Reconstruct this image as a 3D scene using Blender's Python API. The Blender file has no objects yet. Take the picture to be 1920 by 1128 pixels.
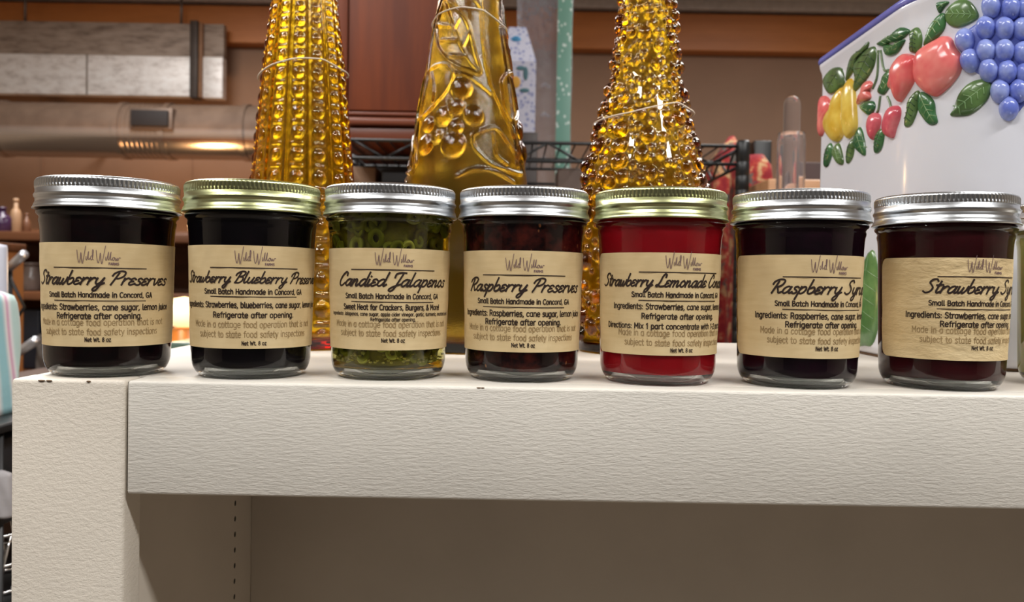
import bpy, math, random
import numpy as np
from mathutils import Vector, Matrix

S = bpy.context.scene
C = S.collection
PI = math.pi

# ---------------------------------------------------------------- camera, light, exposure
ZB = 1.10                       # height of the bookcase top above the floor
FPX = 1550.0                    # focal length in pixels of the 1920 wide frame
CAM = Vector((0, 0, ZB + 0.0521))
PITCH, ROLL = math.atan(34 / FPX), 0.0170
_F = Vector((0, math.cos(PITCH), -math.sin(PITCH)))
_U0 = Vector((0, math.sin(PITCH), math.cos(PITCH)))
_R = Vector((1, 0, 0)) * math.cos(ROLL) + _U0 * math.sin(ROLL)
_U = Vector((1, 0, 0)) * -math.sin(ROLL) + _U0 * math.cos(ROLL)
cd = bpy.data.cameras.new('camera')
cam = bpy.data.objects.new('camera', cd); C.objects.link(cam)
M3 = Matrix((_R, _U, -_F)).transposed()
cam.matrix_world = Matrix.Translation(CAM) @ M3.to_4x4()
cd.sensor_width = 36; cd.lens = FPX / 1920 * 36
cd.clip_start = 0.02; cd.clip_end = 30
cd.dof.use_dof = True; cd.dof.focus_distance = 0.44; cd.dof.aperture_fstop = 14
S.camera = cam

W = bpy.data.worlds.new('world'); S.world = W; W.use_nodes = True
W.node_tree.nodes['Background'].inputs[0].default_value = (1, .93, .85, 1)
W.node_tree.nodes['Background'].inputs[1].default_value = 0.05
S.view_settings.view_transform = 'Standard'; S.view_settings.look = 'None'
S.view_settings.exposure = 0.05; S.view_settings.gamma = 1.0
S.view_settings.use_curve_mapping = False
S.cycles.max_bounces = 14; S.cycles.transmission_bounces = 14; S.cycles.glossy_bounces = 6
S.cycles.transparent_max_bounces = 8; S.cycles.sample_clamp_indirect = 6


def ceiling_lamp(x, y, power, sx=0.6, sy=1.2, col=(1, .985, .96)):
    l = bpy.data.lights.new('troffer_light', 'AREA'); l.shape = 'RECTANGLE'; l.size = sx; l.size_y = sy
    l.energy = power; l.color = col
    o = bpy.data.objects.new('troffer_light', l); C.objects.link(o); o.location = (x, y, 2.47)


for lx, ly, p, sx, sy in ((-.95, -.5, 25, 1.15, .17), (.95, -.5, 31, 1.15, .17), (-1.0, .75, 20, .3, 1.2), (1.0, .75, 20, .3, 1.2), (-1.3, 2.3, 38, .6, 1.2), (1.2, 2.3, 24, .6, 1.2)):
    ceiling_lamp(lx, ly, p, sx, sy)


def P(px, py, d):
    """World point seen at pixel (px, py) of the 1920x1128 frame at world depth y = d."""
    v = _F * FPX + _R * (px - 960) - _U * (py - 564)
    return CAM + v * (d / v.y)


# ---------------------------------------------------------------- helpers
def tag(o, label, cat, group=None, kind=None):
    o['label'] = label; o['category'] = cat
    if group: o['group'] = group
    if kind: o['kind'] = kind
    return o


def struct(o):
    o['kind'] = 'structure'; return o


def empty(name, loc, rz=0.0):
    o = bpy.data.objects.new(name, None); C.objects.link(o)
    o.empty_display_size = 0.02
    o.location = loc; o.rotation_euler = (0, 0, rz); return o


def obj(name, v, f, mat, parent=None, smooth=True, loc=None):
    me = bpy.data.meshes.new(name)
    me.from_pydata([tuple(map(float, p)) for p in v], [], [tuple(map(int, q)) for q in f])
    me.validate(); me.update()
    if smooth: me.polygons.foreach_set('use_smooth', [True] * len(me.polygons))
    if mat: me.materials.append(mat)
    o = bpy.data.objects.new(name, me); C.objects.link(o)
    if parent: o.parent = parent
    if loc is not None: o.location = loc
    return o


class MB:
    """Collects shapes into one mesh."""
    def __init__(self): self.v = []; self.f = []

    def add(self, v, f):
        n = len(self.v); self.v += [tuple(p) for p in v]; self.f += [tuple(i + n for i in q) for q in f]; return self

    def box(self, x0, x1, y0, y1, z0, z1, b=0.0):
        if b <= 0:
            v = [(x, y, z) for z in (z0, z1) for x, y in ((x0, y0), (x1, y0), (x1, y1), (x0, y1))]
            f = [(0, 3, 2, 1), (4, 5, 6, 7), (0, 1, 5, 4), (1, 2, 6, 5), (2, 3, 7, 6), (3, 0, 4, 7)]
            return self.add(v, f)
        # rounded box: stacked rounded-rectangle rings
        rings = []
        k = 3
        prof = [(b * (1 - math.cos(a * PI / 2 / k)), b * (1 - math.sin(a * PI / 2 / k))) for a in range(k + 1)]
        levels = [(z0 + i_z, ins) for ins, i_z in [(b - p[0] if False else p[1] * 1.0, p[0]) for p in prof]]
        # (z offset grows as inset shrinks)
        lv = [(z0 + b * (1 - math.cos(a * PI / 2 / k)), b * (1 - math.sin(a * PI / 2 / k))) for a in range(k + 1)]
        lv += [(z1 - b * (1 - math.cos(a * PI / 2 / k)), b * (1 - math.sin(a * PI / 2 / k))) for a in range(k, -1, -1)]
        for z, ins in lv:
            r = max(b - ins, 0.15 * b)
            ring = []
            for cx, cy, a0 in ((x1 - ins - r, y1 - ins - r, 0), (x0 + ins + r, y1 - ins - r, PI / 2), (x0 + ins + r, y0 + ins + r, PI), (x1 - ins - r, y0 + ins + r, 1.5 * PI)):
                for j in range(k + 1):
                    a = a0 + j * PI / 2 / k
                    ring.append((cx + r * math.cos(a), cy + r * math.sin(a), z))
            rings.append(ring)
        return self.loft(rings)

    def loft(self, rings, cap=True, closed=True):
        n = len(rings[0]); v = [p for r in rings for p in r]; f = []
        for i in range(len(rings) - 1):
            for j in range(n if closed else n - 1):
                a, b_ = i * n + j, i * n + (j + 1) % n
                f.append((a, b_, b_ + n, a + n))
        if cap:
            f.append(tuple(range(n))[::-1]); f.append(tuple(range((len(rings) - 1) * n, len(rings) * n)))
        return self.add(v, f)

    def lathe(self, prof, n=64, c=(0, 0, 0)):
        """prof: (r, z) list; r = 0 makes a pole."""
        v, f, rows = [], [], []
        for r, z in prof:
            if r < 1e-7:
                rows.append([len(v)]); v.append((c[0], c[1], c[2] + z))
            else:
                rows.append(list(range(len(v), len(v) + n)))
                v += [(c[0] + r * math.cos(2 * PI * j / n), c[1] + r * math.sin(2 * PI * j / n), c[2] + z) for j in range(n)]
        for a, b in zip(rows, rows[1:]):
            if len(a) == 1 and len(b) == 1: continue
            for j in range(n):
                k = (j + 1) % n
                if len(a) == 1: f.append((a[0], b[k], b[j]))
                elif len(b) == 1: f.append((a[j], a[k], b[0]))
                else: f.append((a[j], a[k], b[k], b[j]))
        return self.add(v, f)

    def tube(self, pts, r, n=8, closed=False, r_end=None):
        pts = [Vector(p) for p in pts]; rings = []
        m = len(pts); up = None
        for i, p in enumerate(pts):
            a = pts[(i - 1) % m] if closed or i > 0 else p
            b = pts[(i + 1) % m] if closed or i < m - 1 else p
            t = (b - a).normalized()
            if up is None:
                up = Vector((0, 0, 1)) if abs(t.z) < .9 else Vector((1, 0, 0))
            s = t.cross(up).normalized(); up = s.cross(t).normalized()
            rr = r if r_end is None else r + (r_end - r) * i / (m - 1)
            rings.append([tuple(p + (s * math.cos(2 * PI * j / n) + up * math.sin(2 * PI * j / n)) * rr) for j in range(n)])
        if closed: rings.append(rings[0])
        return self.loft(rings, cap=not closed)

    def ball(self, c, rx, ry=None, rz=None, n=16, m=10):
        ry = ry or rx; rz = rz or rx
        n0 = len(self.v)
        self.lathe([(math.sin(PI * i / m), -math.cos(PI * i / m)) if 0 < i < m else (0, -math.cos(PI * i / m)) for i in range(m + 1)], n)
        for i in range(n0, len(self.v)):
            p = self.v[i]; self.v[i] = (c[0] + p[0] * rx, c[1] + p[1] * ry, c[2] + p[2] * rz)
        return self

    def build(self, name, mat, parent=None, smooth=True, flat_angle=None):
        o = obj(name, self.v, self.f, mat, parent, smooth)
        if flat_angle is not None:
            o.data.set_sharp_from_angle(angle=math.radians(flat_angle))
        return o


def smooth_line(pts, n=6, closed=False):
    """Catmull-Rom through 2-D or 3-D points."""
    p = [np.array(q, float) for q in pts]; out = []
    m = len(p)
    if m < 3 and not closed: return p
    for i in range(m if closed else m - 1):
        if closed: a, b, c, d = p[(i - 1) % m], p[i], p[(i + 1) % m], p[(i + 2) % m]
        else:
            b, c = p[i], p[i + 1]
            a = p[i - 1] if i else 2 * b - c
            d = p[i + 2] if i + 2 < m else 2 * c - b
        for k in range(n):
            t = k / n
            out.append(.5 * (2 * b + (c - a) * t + (2 * a - 5 * b + 4 * c - d) * t * t + (3 * b - a - 3 * c + d) * t ** 3))
    if not closed: out.append(p[-1])
    return out


# ---------------------------------------------------------------- materials
def srgb(r, g, b):
    f = lambda c: (c / 255 / 12.92) if c / 255 <= .04045 else ((c / 255 + .055) / 1.055) ** 2.4
    return (f(r), f(g), f(b), 1)


class Mat:
    def __init__(s, name, col=(.8, .8, .8, 1), rough=.5, metal=0, **kw):
        s.m = bpy.data.materials.new(name); s.m.use_nodes = True
        s.nt = s.m.node_tree; s.b = s.nt.nodes['Principled BSDF']
        s.b.inputs['Base Color'].default_value = col
        s.b.inputs['Roughness'].default_value = rough
        s.b.inputs['Metallic'].default_value = metal
        for k, v in kw.items(): s.b.inputs[k.replace('_', ' ')].default_value = v
        s._tc = None

    def n(s, t, **kw):
        x = s.nt.nodes.new(t)
        for k, v in kw.items():
            if k in x.inputs: x.inputs[k].default_value = v
            else: setattr(x, k, v)
        return x

    def link(s, a, b): s.nt.links.new(a, b)

    def coords(s, scale=(1, 1, 1)):
        if s._tc is None: s._tc = s.n('ShaderNodeTexCoord')
        mp = s.n('ShaderNodeMapping'); mp.inputs['Scale'].default_value = scale
        s.link(s._tc.outputs['Object'], mp.inputs['Vector']); return mp.outputs['Vector']

    def noise(s, scale, detail=3, rough=.55, vec=(1, 1, 1)):
        x = s.n('ShaderNodeTexNoise', Scale=scale, Detail=detail, Roughness=rough)
        s.link(s.coords(vec), x.inputs['Vector']); return x.outputs['Fac']

    def ramp(s, fac, stops):
        r = s.n('ShaderNodeValToRGB'); e = r.color_ramp.elements
        while len(e) < len(stops): e.new(.5)
        for q, (p, c) in zip(e, stops): q.position = p; q.color = c
        s.link(fac, r.inputs['Fac']); return r.outputs['Color']

    def color(s, out): s.link(out, s.b.inputs['Base Color']); return s

    def mix(s, fac, a, b):
        x = s.n('ShaderNodeMix'); x.data_type = 'RGBA'
        s.link(fac, x.inputs[0])
        for q, i in ((a, 6), (b, 7)):
            if isinstance(q, tuple): x.inputs[i].default_value = q
            else: s.link(q, x.inputs[i])
        return x.outputs[2]

    def bump(s, fac, strength=.3, dist=.001, prev=None):
        b = s.n('ShaderNodeBump', Strength=strength, Distance=dist)
        s.link(fac, b.inputs['Height'])
        if prev is not None: s.link(prev, b.inputs['Normal'])
        s.link(b.outputs['Normal'], s.b.inputs['Normal']); return b.outputs['Normal']

    def math(s, op, a, b=None):
        x = s.n('ShaderNodeMath', operation=op)
        for i, q in enumerate((a, b)):
            if q is None: continue
            if isinstance(q, (int, float)): x.inputs[i].default_value = q
            else: s.link(q, x.inputs[i])
        return x.outputs[0]


def plain(name, rgb, rough=.5, metal=0, var=.12, scale=30, vec=(1, 1, 1), bump=0, bdist=.001, **kw):
    c = srgb(*rgb); m = Mat(name, c, rough, metal, **kw)
    n = m.noise(scale, 4, .6, vec)
    lo = tuple(max(0, x * (1 - var)) for x in c[:3]) + (1,); hi = tuple(min(1, x * (1 + var)) for x in c[:3]) + (1,)
    m.color(m.ramp(n, [(.3, lo), (.7, hi)]))
    if bump: m.bump(n, bump, bdist)
    return m.m


def cream_paint(name, stretch, strength, rgb=(226, 221, 211)):
    m = Mat(name, srgb(*rgb), .55)
    a = m.noise(1, 5, .62, stretch); b = m.noise(1, 3, .6, tuple(q * 3.2 for q in stretch))
    big = m.noise(9, 3, .5)
    c = srgb(*rgb)
    m.color(m.ramp(big, [(.3, tuple(x * .93 for x in c[:3]) + (1,)), (.7, tuple(min(1, x * 1.05) for x in c[:3]) + (1,))]))
    p = m.bump(a, strength, .0012)
    m.bump(b, strength * .5, .0008, p)
    return m.m


def wood(name, dark, light, vec, rough=.4, scale=1.0):
    m = Mat(name, srgb(*light), rough)
    n = m.noise(scale, 6, .65, vec)
    m.color(m.ramp(n, [(.3, srgb(*dark)), (.7, srgb(*light))]))
    m.bump(n, .08, .001)
    return m.m


def glass(name, rgb=(255, 255, 255), rough=0.0, ior=1.47, bump=None):
    m = Mat(name, srgb(*rgb), rough, 0, Transmission_Weight=1.0, IOR=ior)
    if bump: m.bump(m.noise(bump[0], 3, .6), bump[1], bump[2])
    return m.m


M = {}
M['post'] = cream_paint('cream_paint_stippled', (300, 300, 520), .45, (222, 213, 199))
M['rail'] = cream_paint('cream_paint_brushed', (170, 170, 760), .42)
M['panel'] = cream_paint('cream_paint_smooth', (60, 60, 60), .08, (204, 194, 180))
M['top'] = cream_paint('cream_paint_top', (40, 240, 40), .15, (222, 214, 203))
M['hole'] = plain('pin_hole_dark', (18, 14, 11), .8)
M['clear'] = glass('clear_glass', (247, 251, 249), 0, 1.47)
M['steel'] = Mat('silver_lid', (.60, .62, .64, 1), .3, 1.0).m
M['gold'] = Mat('pale_gold_lid', (.51, .53, .28, 1), .3, 1.0).m
M['ink'] = plain('dark_brown_ink', (43, 28, 22), .55)
M['faint'] = plain('faded_brown_ink', (160, 134, 92), .6)
M['logo'] = plain('mauve_ink', (122, 96, 96), .6)


def kraft(name, wrinkle):
    m = Mat(name, srgb(212, 184, 134), .62)
    a = m.noise(1, 5, .65, (60, 60, 500)); b = m.noise(22, 4, .55)
    c1 = m.ramp(a, [(.3, srgb(214, 187, 137)), (.7, srgb(230, 207, 161))])
    c2 = m.ramp(b, [(.35, srgb(210, 183, 134)), (.65, srgb(232, 210, 165))])
    f = m.n('ShaderNodeValue'); f.outputs[0].default_value = .5
    m.color(m.mix(f.outputs[0], c1, c2))
    p = m.bump(b if wrinkle < .5 else m.noise(70, 4, .6, (1, 1, 2.4)), wrinkle, .0014); m.bump(a, .12, .0004, p)
    return m.m


M['kraft'] = kraft('kraft_paper', .25)
M['kraft_wrinkled'] = kraft('wrinkled_kraft_paper', .9)


def jam(name, dark, light, scale=60, rough=.3, lo=.45, hi=.75, seeds=None, sss=0):
    m = Mat(name, srgb(*dark), rough, 0, Specular_IOR_Level=.1)
    c = m.ramp(m.noise(scale, 4, .6), [(lo, srgb(*dark)), (hi, srgb(*light))])
    if seeds:
        v = m.n('ShaderNodeTexVoronoi', Scale=seeds[0]); m.link(m.coords((1, 1, .6)), v.inputs['Vector'])
        k = m.ramp(v.outputs['Distance'], [(.10, (1, 1, 1, 1)), (.2, (0, 0, 0, 1))])
        sp = m.math('MULTIPLY', k, m.ramp(v.outputs['Color'], [(.55, (0, 0, 0, 1)), (.75, (1, 1, 1, 1))]))
        c = m.mix(sp, c, srgb(*seeds[1]))
    m.color(c)
    m.bump(m.noise(scale * .7, 3), .25, .002)
    if sss:
        m.b.inputs['Subsurface Weight'].default_value = sss
        m.b.inputs['Subsurface Radius'].default_value = (.02, .004, .004)
        m.b.inputs['Subsurface Scale'].default_value = .5
    return m.m


def amber(name, rgb, density, bump=None, inner=.22):
    m = Mat(name, srgb(255, 252, 244), .015, 0, Transmission_Weight=1.0, IOR=1.5)
    v = m.n('ShaderNodeVolumeAbsorption', Density=density); v.inputs['Color'].default_value = srgb(*rgb)
    m.link(v.outputs[0], m.nt.nodes['Material Output'].inputs['Volume'])
    a = m.n('ShaderNodeAttribute', attribute_name='inside')        # the inner wall is duller than the moulded outside
    m.link(m.math('ADD', m.math('MULTIPLY', a.outputs['Fac'], inner), .015), m.b.inputs['Roughness'])
    if bump: m.bump(m.noise(bump[0], 3, .6), bump[1], bump[2])
    return m.m


# ---------------------------------------------------------------- lettering
# monoline alphabets: each glyph is (advance, strokes); a stroke starting with 'l' stays straight-cornered
BODY = {
 'a': (.66, [[(.5, .6), (.3, .72), (.09, .6), (.05, .36), (.09, .1), (.3, 0), (.5, .12)], ['l', (.54, .72), (.54, 0)]]),
 'b': (.66, [['l', (.08, 1), (.08, 0)], [(.1, .6), (.32, .72), (.52, .6), (.56, .36), (.52, .1), (.32, 0), (.1, .12)]]),
 'c': (.58, [[(.5, .6), (.3, .72), (.09, .58), (.05, .36), (.09, .12), (.3, 0), (.5, .1)]]),
 'd': (.66, [[(.5, .6), (.3, .72), (.09, .6), (.05, .36), (.09, .1), (.3, 0), (.5, .12)], ['l', (.54, 1), (.54, 0)]]),
 'e': (.62, [['l', (.06, .36), (.55, .36)], [(.55, .36), (.51, .6), (.3, .72), (.09, .58), (.05, .36), (.1, .1), (.3, 0), (.52, .06)]]),
 'f': (.42, [[(.42, 1), (.26, .98), (.18, .84), (.18, .6)], ['l', (.18, .66), (.18, 0)], ['l', (.02, .68), (.4, .68)]]),
 'g': (.66, [[(.5, .6), (.3, .72), (.09, .6), (.05, .36), (.09, .1), (.3, 0), (.5, .12)], ['l', (.54, .72), (.54, -.05)], [(.54, -.05), (.48, -.23), (.3, -.28), (.1, -.25)]]),
 'h': (.64, [['l', (.08, 1), (.08, 0)], [(.08, .5), (.2, .67), (.34, .72), (.5, .62), (.54, .42)], ['l', (.54, .45), (.54, 0)]]),
 'i': (.24, [['l', (.1, .72), (.1, 0)], ['l', (.1, .95), (.1, .99)]]),
 'j': (.26, [[(.12, .72), (.12, .2), (.1, -.15), (-.04, -.27)], ['l', (.12, .95), (.12, .99)]]),
 'k': (.58, [['l', (.08, 1), (.08, 0)], ['l', (.5, .72), (.1, .34), (.54, 0)]]),
 'l': (.26, [[(.09, 1), (.09, .2), (.13, .04), (.24, 0)]]),
 'm': (1.0, [['l', (.08, .72), (.08, 0)], [(.08, .5), (.18, .67), (.3, .72), (.44, .62), (.48, .42)], ['l', (.48, .45), (.48, 0)], [(.48, .5), (.58, .67), (.7, .72), (.86, .62), (.9, .42)], ['l', (.9, .45), (.9, 0)]]),
 'n': (.64, [['l', (.08, .72), (.08, 0)], [(.08, .5), (.2, .67), (.34, .72), (.5, .62), (.54, .42)], ['l', (.54, .45), (.54, 0)]]),
 'o': (.64, [[(.3, .72), (.5, .62), (.56, .36), (.5, .1), (.3, 0), (.1, .1), (.05, .36), (.1, .62), (.3, .72)]]),
 'p': (.66, [['l', (.08, .72), (.08, -.28)], [(.1, .6), (.32, .72), (.52, .6), (.56, .36), (.52, .1), (.32, 0), (.1, .12)]]),
 'r': (.42, [['l', (.08, .72), (.08, 0)], [(.08, .45), (.16, .62), (.28, .7), (.4, .7)]]),
 's': (.54, [[(.46, .64), (.28, .72), (.1, .64), (.1, .5), (.28, .37), (.45, .26), (.44, .08), (.26, 0), (.06, .07)]]),
 't': (.42, [['l', (.16, .95), (.16, .3)], [(.16, .3), (.17, .1), (.25, 0), (.4, .02)], ['l', (.0, .68), (.38, .68)]]),
 'u': (.64, [['l', (.08, .72), (.08, .3)], [(.08, .3), (.12, .08), (.3, 0), (.44, .06), (.54, .22)], ['l', (.54, .72), (.54, 0)]]),
 'v': (.58, [['l', (.04, .72), (.28, 0), (.52, .72)]]),
 'w': (.86, [['l', (.04, .72), (.22, 0), (.42, .66), (.62, 0), (.8, .72)]]),
 'x': (.56, [['l', (.04, .72), (.5, 0)], ['l', (.5, .72), (.04, 0)]]),
 'y': (.58, [['l', (.04, .72), (.3, .02)], ['l', (.54, .72), (.26, -.1), (.2, -.24), (.06, -.28)]]),
 'z': (.54, [['l', (.06, .72), (.46, .72), (.06, 0), (.48, 0)]]),
 'A': (.72, [['l', (.04, 0), (.34, 1), (.64, 0)], ['l', (.14, .32), (.54, .32)]]),
 'B': (.72, [['l', (.08, 1), (.08, 0)], [(.08, 1), (.4, .98), (.54, .84), (.52, .62), (.4, .53), (.08, .52)], [(.08, .52), (.42, .52), (.6, .42), (.62, .2), (.48, .03), (.08, 0)]]),
 'C': (.7, [[(.62, .9), (.36, 1), (.12, .84), (.06, .5), (.12, .16), (.36, 0), (.62, .1)]]),
 'D': (.76, [['l', (.08, 1), (.08, 0)], [(.08, 1), (.4, .97), (.62, .76), (.66, .5), (.62, .24), (.4, .03), (.08, 0)]]),
 'F': (.6, [['l', (.55, 1), (.08, 1), (.08, 0)], ['l', (.08, .52), (.48, .52)]]),
 'G': (.76, [[(.64, .9), (.38, 1), (.13, .84), (.06, .5), (.13, .16), (.38, 0), (.62, .1), (.66, .42)], ['l', (.66, .44), (.4, .44)]]),
 'H': (.74, [['l', (.08, 1), (.08, 0)], ['l', (.62, 1), (.62, 0)], ['l', (.08, .52), (.62, .52)]]),
 'I': (.3, [['l', (.12, 1), (.12, 0)]]),
 'J': (.5, [[(.4, 1), (.4, .3), (.34, .08), (.2, 0), (.04, .06)]]),
 'M': (.9, [['l', (.08, 0), (.08, 1), (.42, .35), (.76, 1), (.76, 0)]]),
 'N': (.76, [['l', (.08, 0), (.08, 1), (.62, 0), (.62, 1)]]),
 'R': (.72, [['l', (.08, 1), (.08, 0)], [(.08, 1), (.4, .98), (.58, .84), (.56, .56), (.4, .5), (.08, .45)], ['l', (.36, .5), (.62, 0)]]),
 'S': (.66, [[(.56, .9), (.34, 1), (.12, .9), (.1, .66), (.32, .53), (.55, .38), (.56, .12), (.32, 0), (.06, .1)]]),
 'W': (1.04, [['l', (.04, 1), (.26, 0), (.5, .8), (.74, 0), (.98, 1)]]),
 '1': (.42, [['l', (.06, .8), (.24, 1), (.24, 0)]]),
 '2': (.62, [[(.08, .84), (.28, 1), (.5, .88), (.5, .66), (.06, .0)], ['l', (.06, 0), (.54, 0)]]),
 '8': (.64, [[(.3, .53), (.12, .66), (.12, .88), (.3, 1), (.48, .88), (.48, .66), (.3, .53), (.08, .38), (.1, .1), (.3, 0), (.5, .1), (.52, .38), (.3, .53)]]),
 ',': (.24, [['l', (.12, .05), (.05, -.16)]]), '.': (.24, [['l', (.1, .02), (.1, .06)]]),
 ':': (.24, [['l', (.1, .02), (.1, .06)], ['l', (.1, .54), (.1, .58)]]),
 '!': (.26, [['l', (.1, 1), (.1, .3)], ['l', (.1, .02), (.1, .05)]]),
 '-': (.4, [['l', (.06, .38), (.32, .38)]]),
 '&': (.74, [[(.64, .4), (.5, .1), (.26, 0), (.07, .14), (.1, .38), (.36, .62), (.4, .86), (.28, 1), (.16, .86), (.22, .66), (.64, 0)]]),
 ' ': (.36, []),
}
SCRIPT = {
 'a': (.98, [[(.8, .82), (.5, 1), (.15, .72), (.08, .25), (.3, 0), (.6, .25), (.82, .95)], [(.82, .95), (.74, .25), (.86, 0), (1.08, .25)]]),
 'b': (.85, [[(.16, 2), (.12, 1.1), (.12, .3), (.32, 0), (.66, .2), (.74, .65), (.55, .95), (.25, .78)]]),
 'c': (.72, [[(.66, .82), (.42, 1), (.15, .75), (.1, .28), (.36, 0), (.76, .25)]]),
 'd': (.98, [[(.8, .82), (.5, 1), (.15, .72), (.08, .25), (.3, 0), (.6, .25), (.82, .95)], [(.86, 2), (.8, .9), (.76, .25), (.86, 0), (1.08, .25)]]),
 'e': (.74, [[(.66, .82), (.44, 1), (.18, .88), (.2, .62), (.46, .54)], [(.46, .54), (.14, .44), (.08, .16), (.3, 0), (.72, .22)]]),
 'i': (.46, [[(.14, .95), (.1, .25), (.22, 0), (.48, .25)], ['l', (.2, 1.38), (.22, 1.42)]]),
 'l': (.5, [[(.16, 2), (.1, .9), (.1, .25), (.24, 0), (.52, .25)]]),
 'm': (1.4, [[(.12, .98), (.08, 0)], [(.08, .4), (.32, .9), (.5, .95), (.56, .7), (.52, 0)], [(.54, .4), (.78, .9), (.98, .95), (1.04, .65), (.98, .2), (1.1, 0), (1.36, .25)]]),
 'n': (.98, [[(.12, .98), (.08, 0)], [(.08, .4), (.34, .9), (.54, .95), (.62, .65), (.56, .2), (.68, 0), (.96, .25)]]),
 'o': (.84, [[(.42, 1), (.16, .78), (.08, .32), (.32, 0), (.62, .2), (.7, .65), (.42, 1)]]),
 'p': (.9, [[(.16, 1.0), (.1, .1), (.04, -.85)], [(.12, .5), (.34, .92), (.62, .95), (.74, .6), (.58, .12), (.3, 0), (.12, .2)]]),
 'r': (.74, [[(.14, 1.0), (.1, 0)], [(.1, .4), (.3, .85), (.52, 1), (.7, .9)]]),
 's': (.7, [[(.62, .85), (.44, 1), (.22, .88), (.26, .62), (.52, .42), (.54, .12), (.3, 0), (.02, .12)]]),
 't': (.58, [[(.26, 1.7), (.18, .7), (.18, .2), (.32, 0), (.56, .2)], ['l', (-.04, 1.12), (.6, 1.2)]]),
 'u': (.95, [[(.12, .95), (.08, .3), (.28, 0), (.56, .25), (.76, .95)], [(.76, .95), (.68, .25), (.8, 0), (1.02, .25)]]),
 'v': (.74, [[(.1, .95), (.16, .3), (.28, .02), (.56, .4), (.68, .98)]]),
 'w': (1.1, [[(.1, .95), (.1, .3), (.26, 0), (.46, .3), (.56, .8)], [(.56, .8), (.52, .25), (.68, 0), (.94, .4), (1.02, 1)]]),
 'y': (.92, [[(.12, .95), (.1, .4), (.28, .08), (.56, .3), (.76, .95)], [(.78, .98), (.66, -.1), (.5, -.75), (.24, -.9), (.12, -.62), (.4, -.2), (.98, .25)]]),
 'S': (1.2, [[(1.1, 1.72), (.86, 2.02), (.45, 1.9), (.32, 1.5), (.62, 1.12), (.86, .7), (.72, .2), (.32, 0), (-.02, .22)]]),
 'P': (1.25, [[(.56, 1.72), (.42, .9), (.26, 0)], [(.02, 1.3), (.14, 1.7), (.66, 2.02), (1.16, 1.86), (1.18, 1.3), (.8, .94), (.42, .92)]]),
 'B': (1.3, [[(.56, 1.72), (.42, .9), (.26, 0)], [(.02, 1.3), (.14, 1.7), (.66, 2.02), (1.14, 1.86), (1.06, 1.3), (.6, 1.06)], [(.6, 1.06), (1.06, .95), (1.1, .35), (.74, 0), (.2, .06)]]),
 'R': (1.35, [[(.56, 1.72), (.42, .9), (.26, 0)], [(.02, 1.3), (.14, 1.7), (.66, 2.02), (1.16, 1.86), (1.12, 1.3), (.8, .98), (.46, .92)], [(.6, .95), (.86, .4), (1.0, .05), (1.3, .2)]]),
 'C': (1.1, [[(1.02, 1.5), (.98, 1.9), (.7, 2.0), (.28, 1.4), (.1, .6), (.3, .05), (.66, .05), (1.02, .45)]]),
 'J': (1.2, [[(.2, 1.3), (.22, 1.8), (.7, 2.0), (1.28, 1.95)], [(.98, 1.9), (.82, .8), (.62, -.35), (.32, -.75), (.08, -.5), (.4, -.1), (1.15, .3)]]),
 'L': (1.2, [[(.98, 1.5), (.94, 1.9), (.68, 1.98), (.5, 1.5), (.44, .8), (.22, .08), (0, .12), (.18, .3), (.6, .05), (1.2, .1)]]),
 ' ': (.55, []),
}


def layout(text, font, height, width, shear=0.0, smooth=5):
    """Strokes in millimetres, centred on x = 0, baseline y = 0; width sets the line length (None = natural)."""
    x = 0; out = []
    for ch in text:
        adv, strokes = font[ch]
        for st in strokes:
            if st and st[0] == 'l':
                q = [np.array(p, float) for p in st[1:]]
                for a, b in zip(q, q[1:]): out.append(np.array([(p[0] + x + shear * p[1], p[1]) for p in (a, b)]))
            else:
                q = smooth_line(st, smooth)
                out.append(np.array([(p[0] + x + shear * p[1], p[1]) for p in q]))
        x += adv + (.08 if font is BODY else .0)
    cap = 1.0 if font is BODY else 2.0
    sy = height / cap; sx = sy if width is None else width / x
    return [np.column_stack(((s[:, 0] - x / 2) * sx, s[:, 1] * sy)) for s in out]


def ribbons(strokes, w, wrap):
    """Flat inked strokes of width w (mm); wrap(x, y) -> 3-D point."""
    v, f = [], []
    for s in strokes:
        d = [s[0]]
        for a, b in zip(s, s[1:]):
            k = max(1, int(np.hypot(*(b - a)) / 1.2))
            for i in range(1, k + 1): d.append(a + (b - a) * i / k)
        s = np.array(d)
        if len(s) < 2: continue
        t = np.gradient(s, axis=0); t /= (np.hypot(t[:, 0], t[:, 1])[:, None] + 1e-9)
        s[0] -= t[0] * w * .4; s[-1] += t[-1] * w * .4
        n = np.column_stack((-t[:, 1], t[:, 0])) * w / 2
        b0 = len(v)
        for p, q in zip(s, n):
            v.append(wrap(*(p + q))); v.append(wrap(*(p - q)))
        for i in range(len(s) - 1):
            a = b0 + 2 * i; f.append((a, a + 1, a + 3, a + 2))
    return v, f


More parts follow.
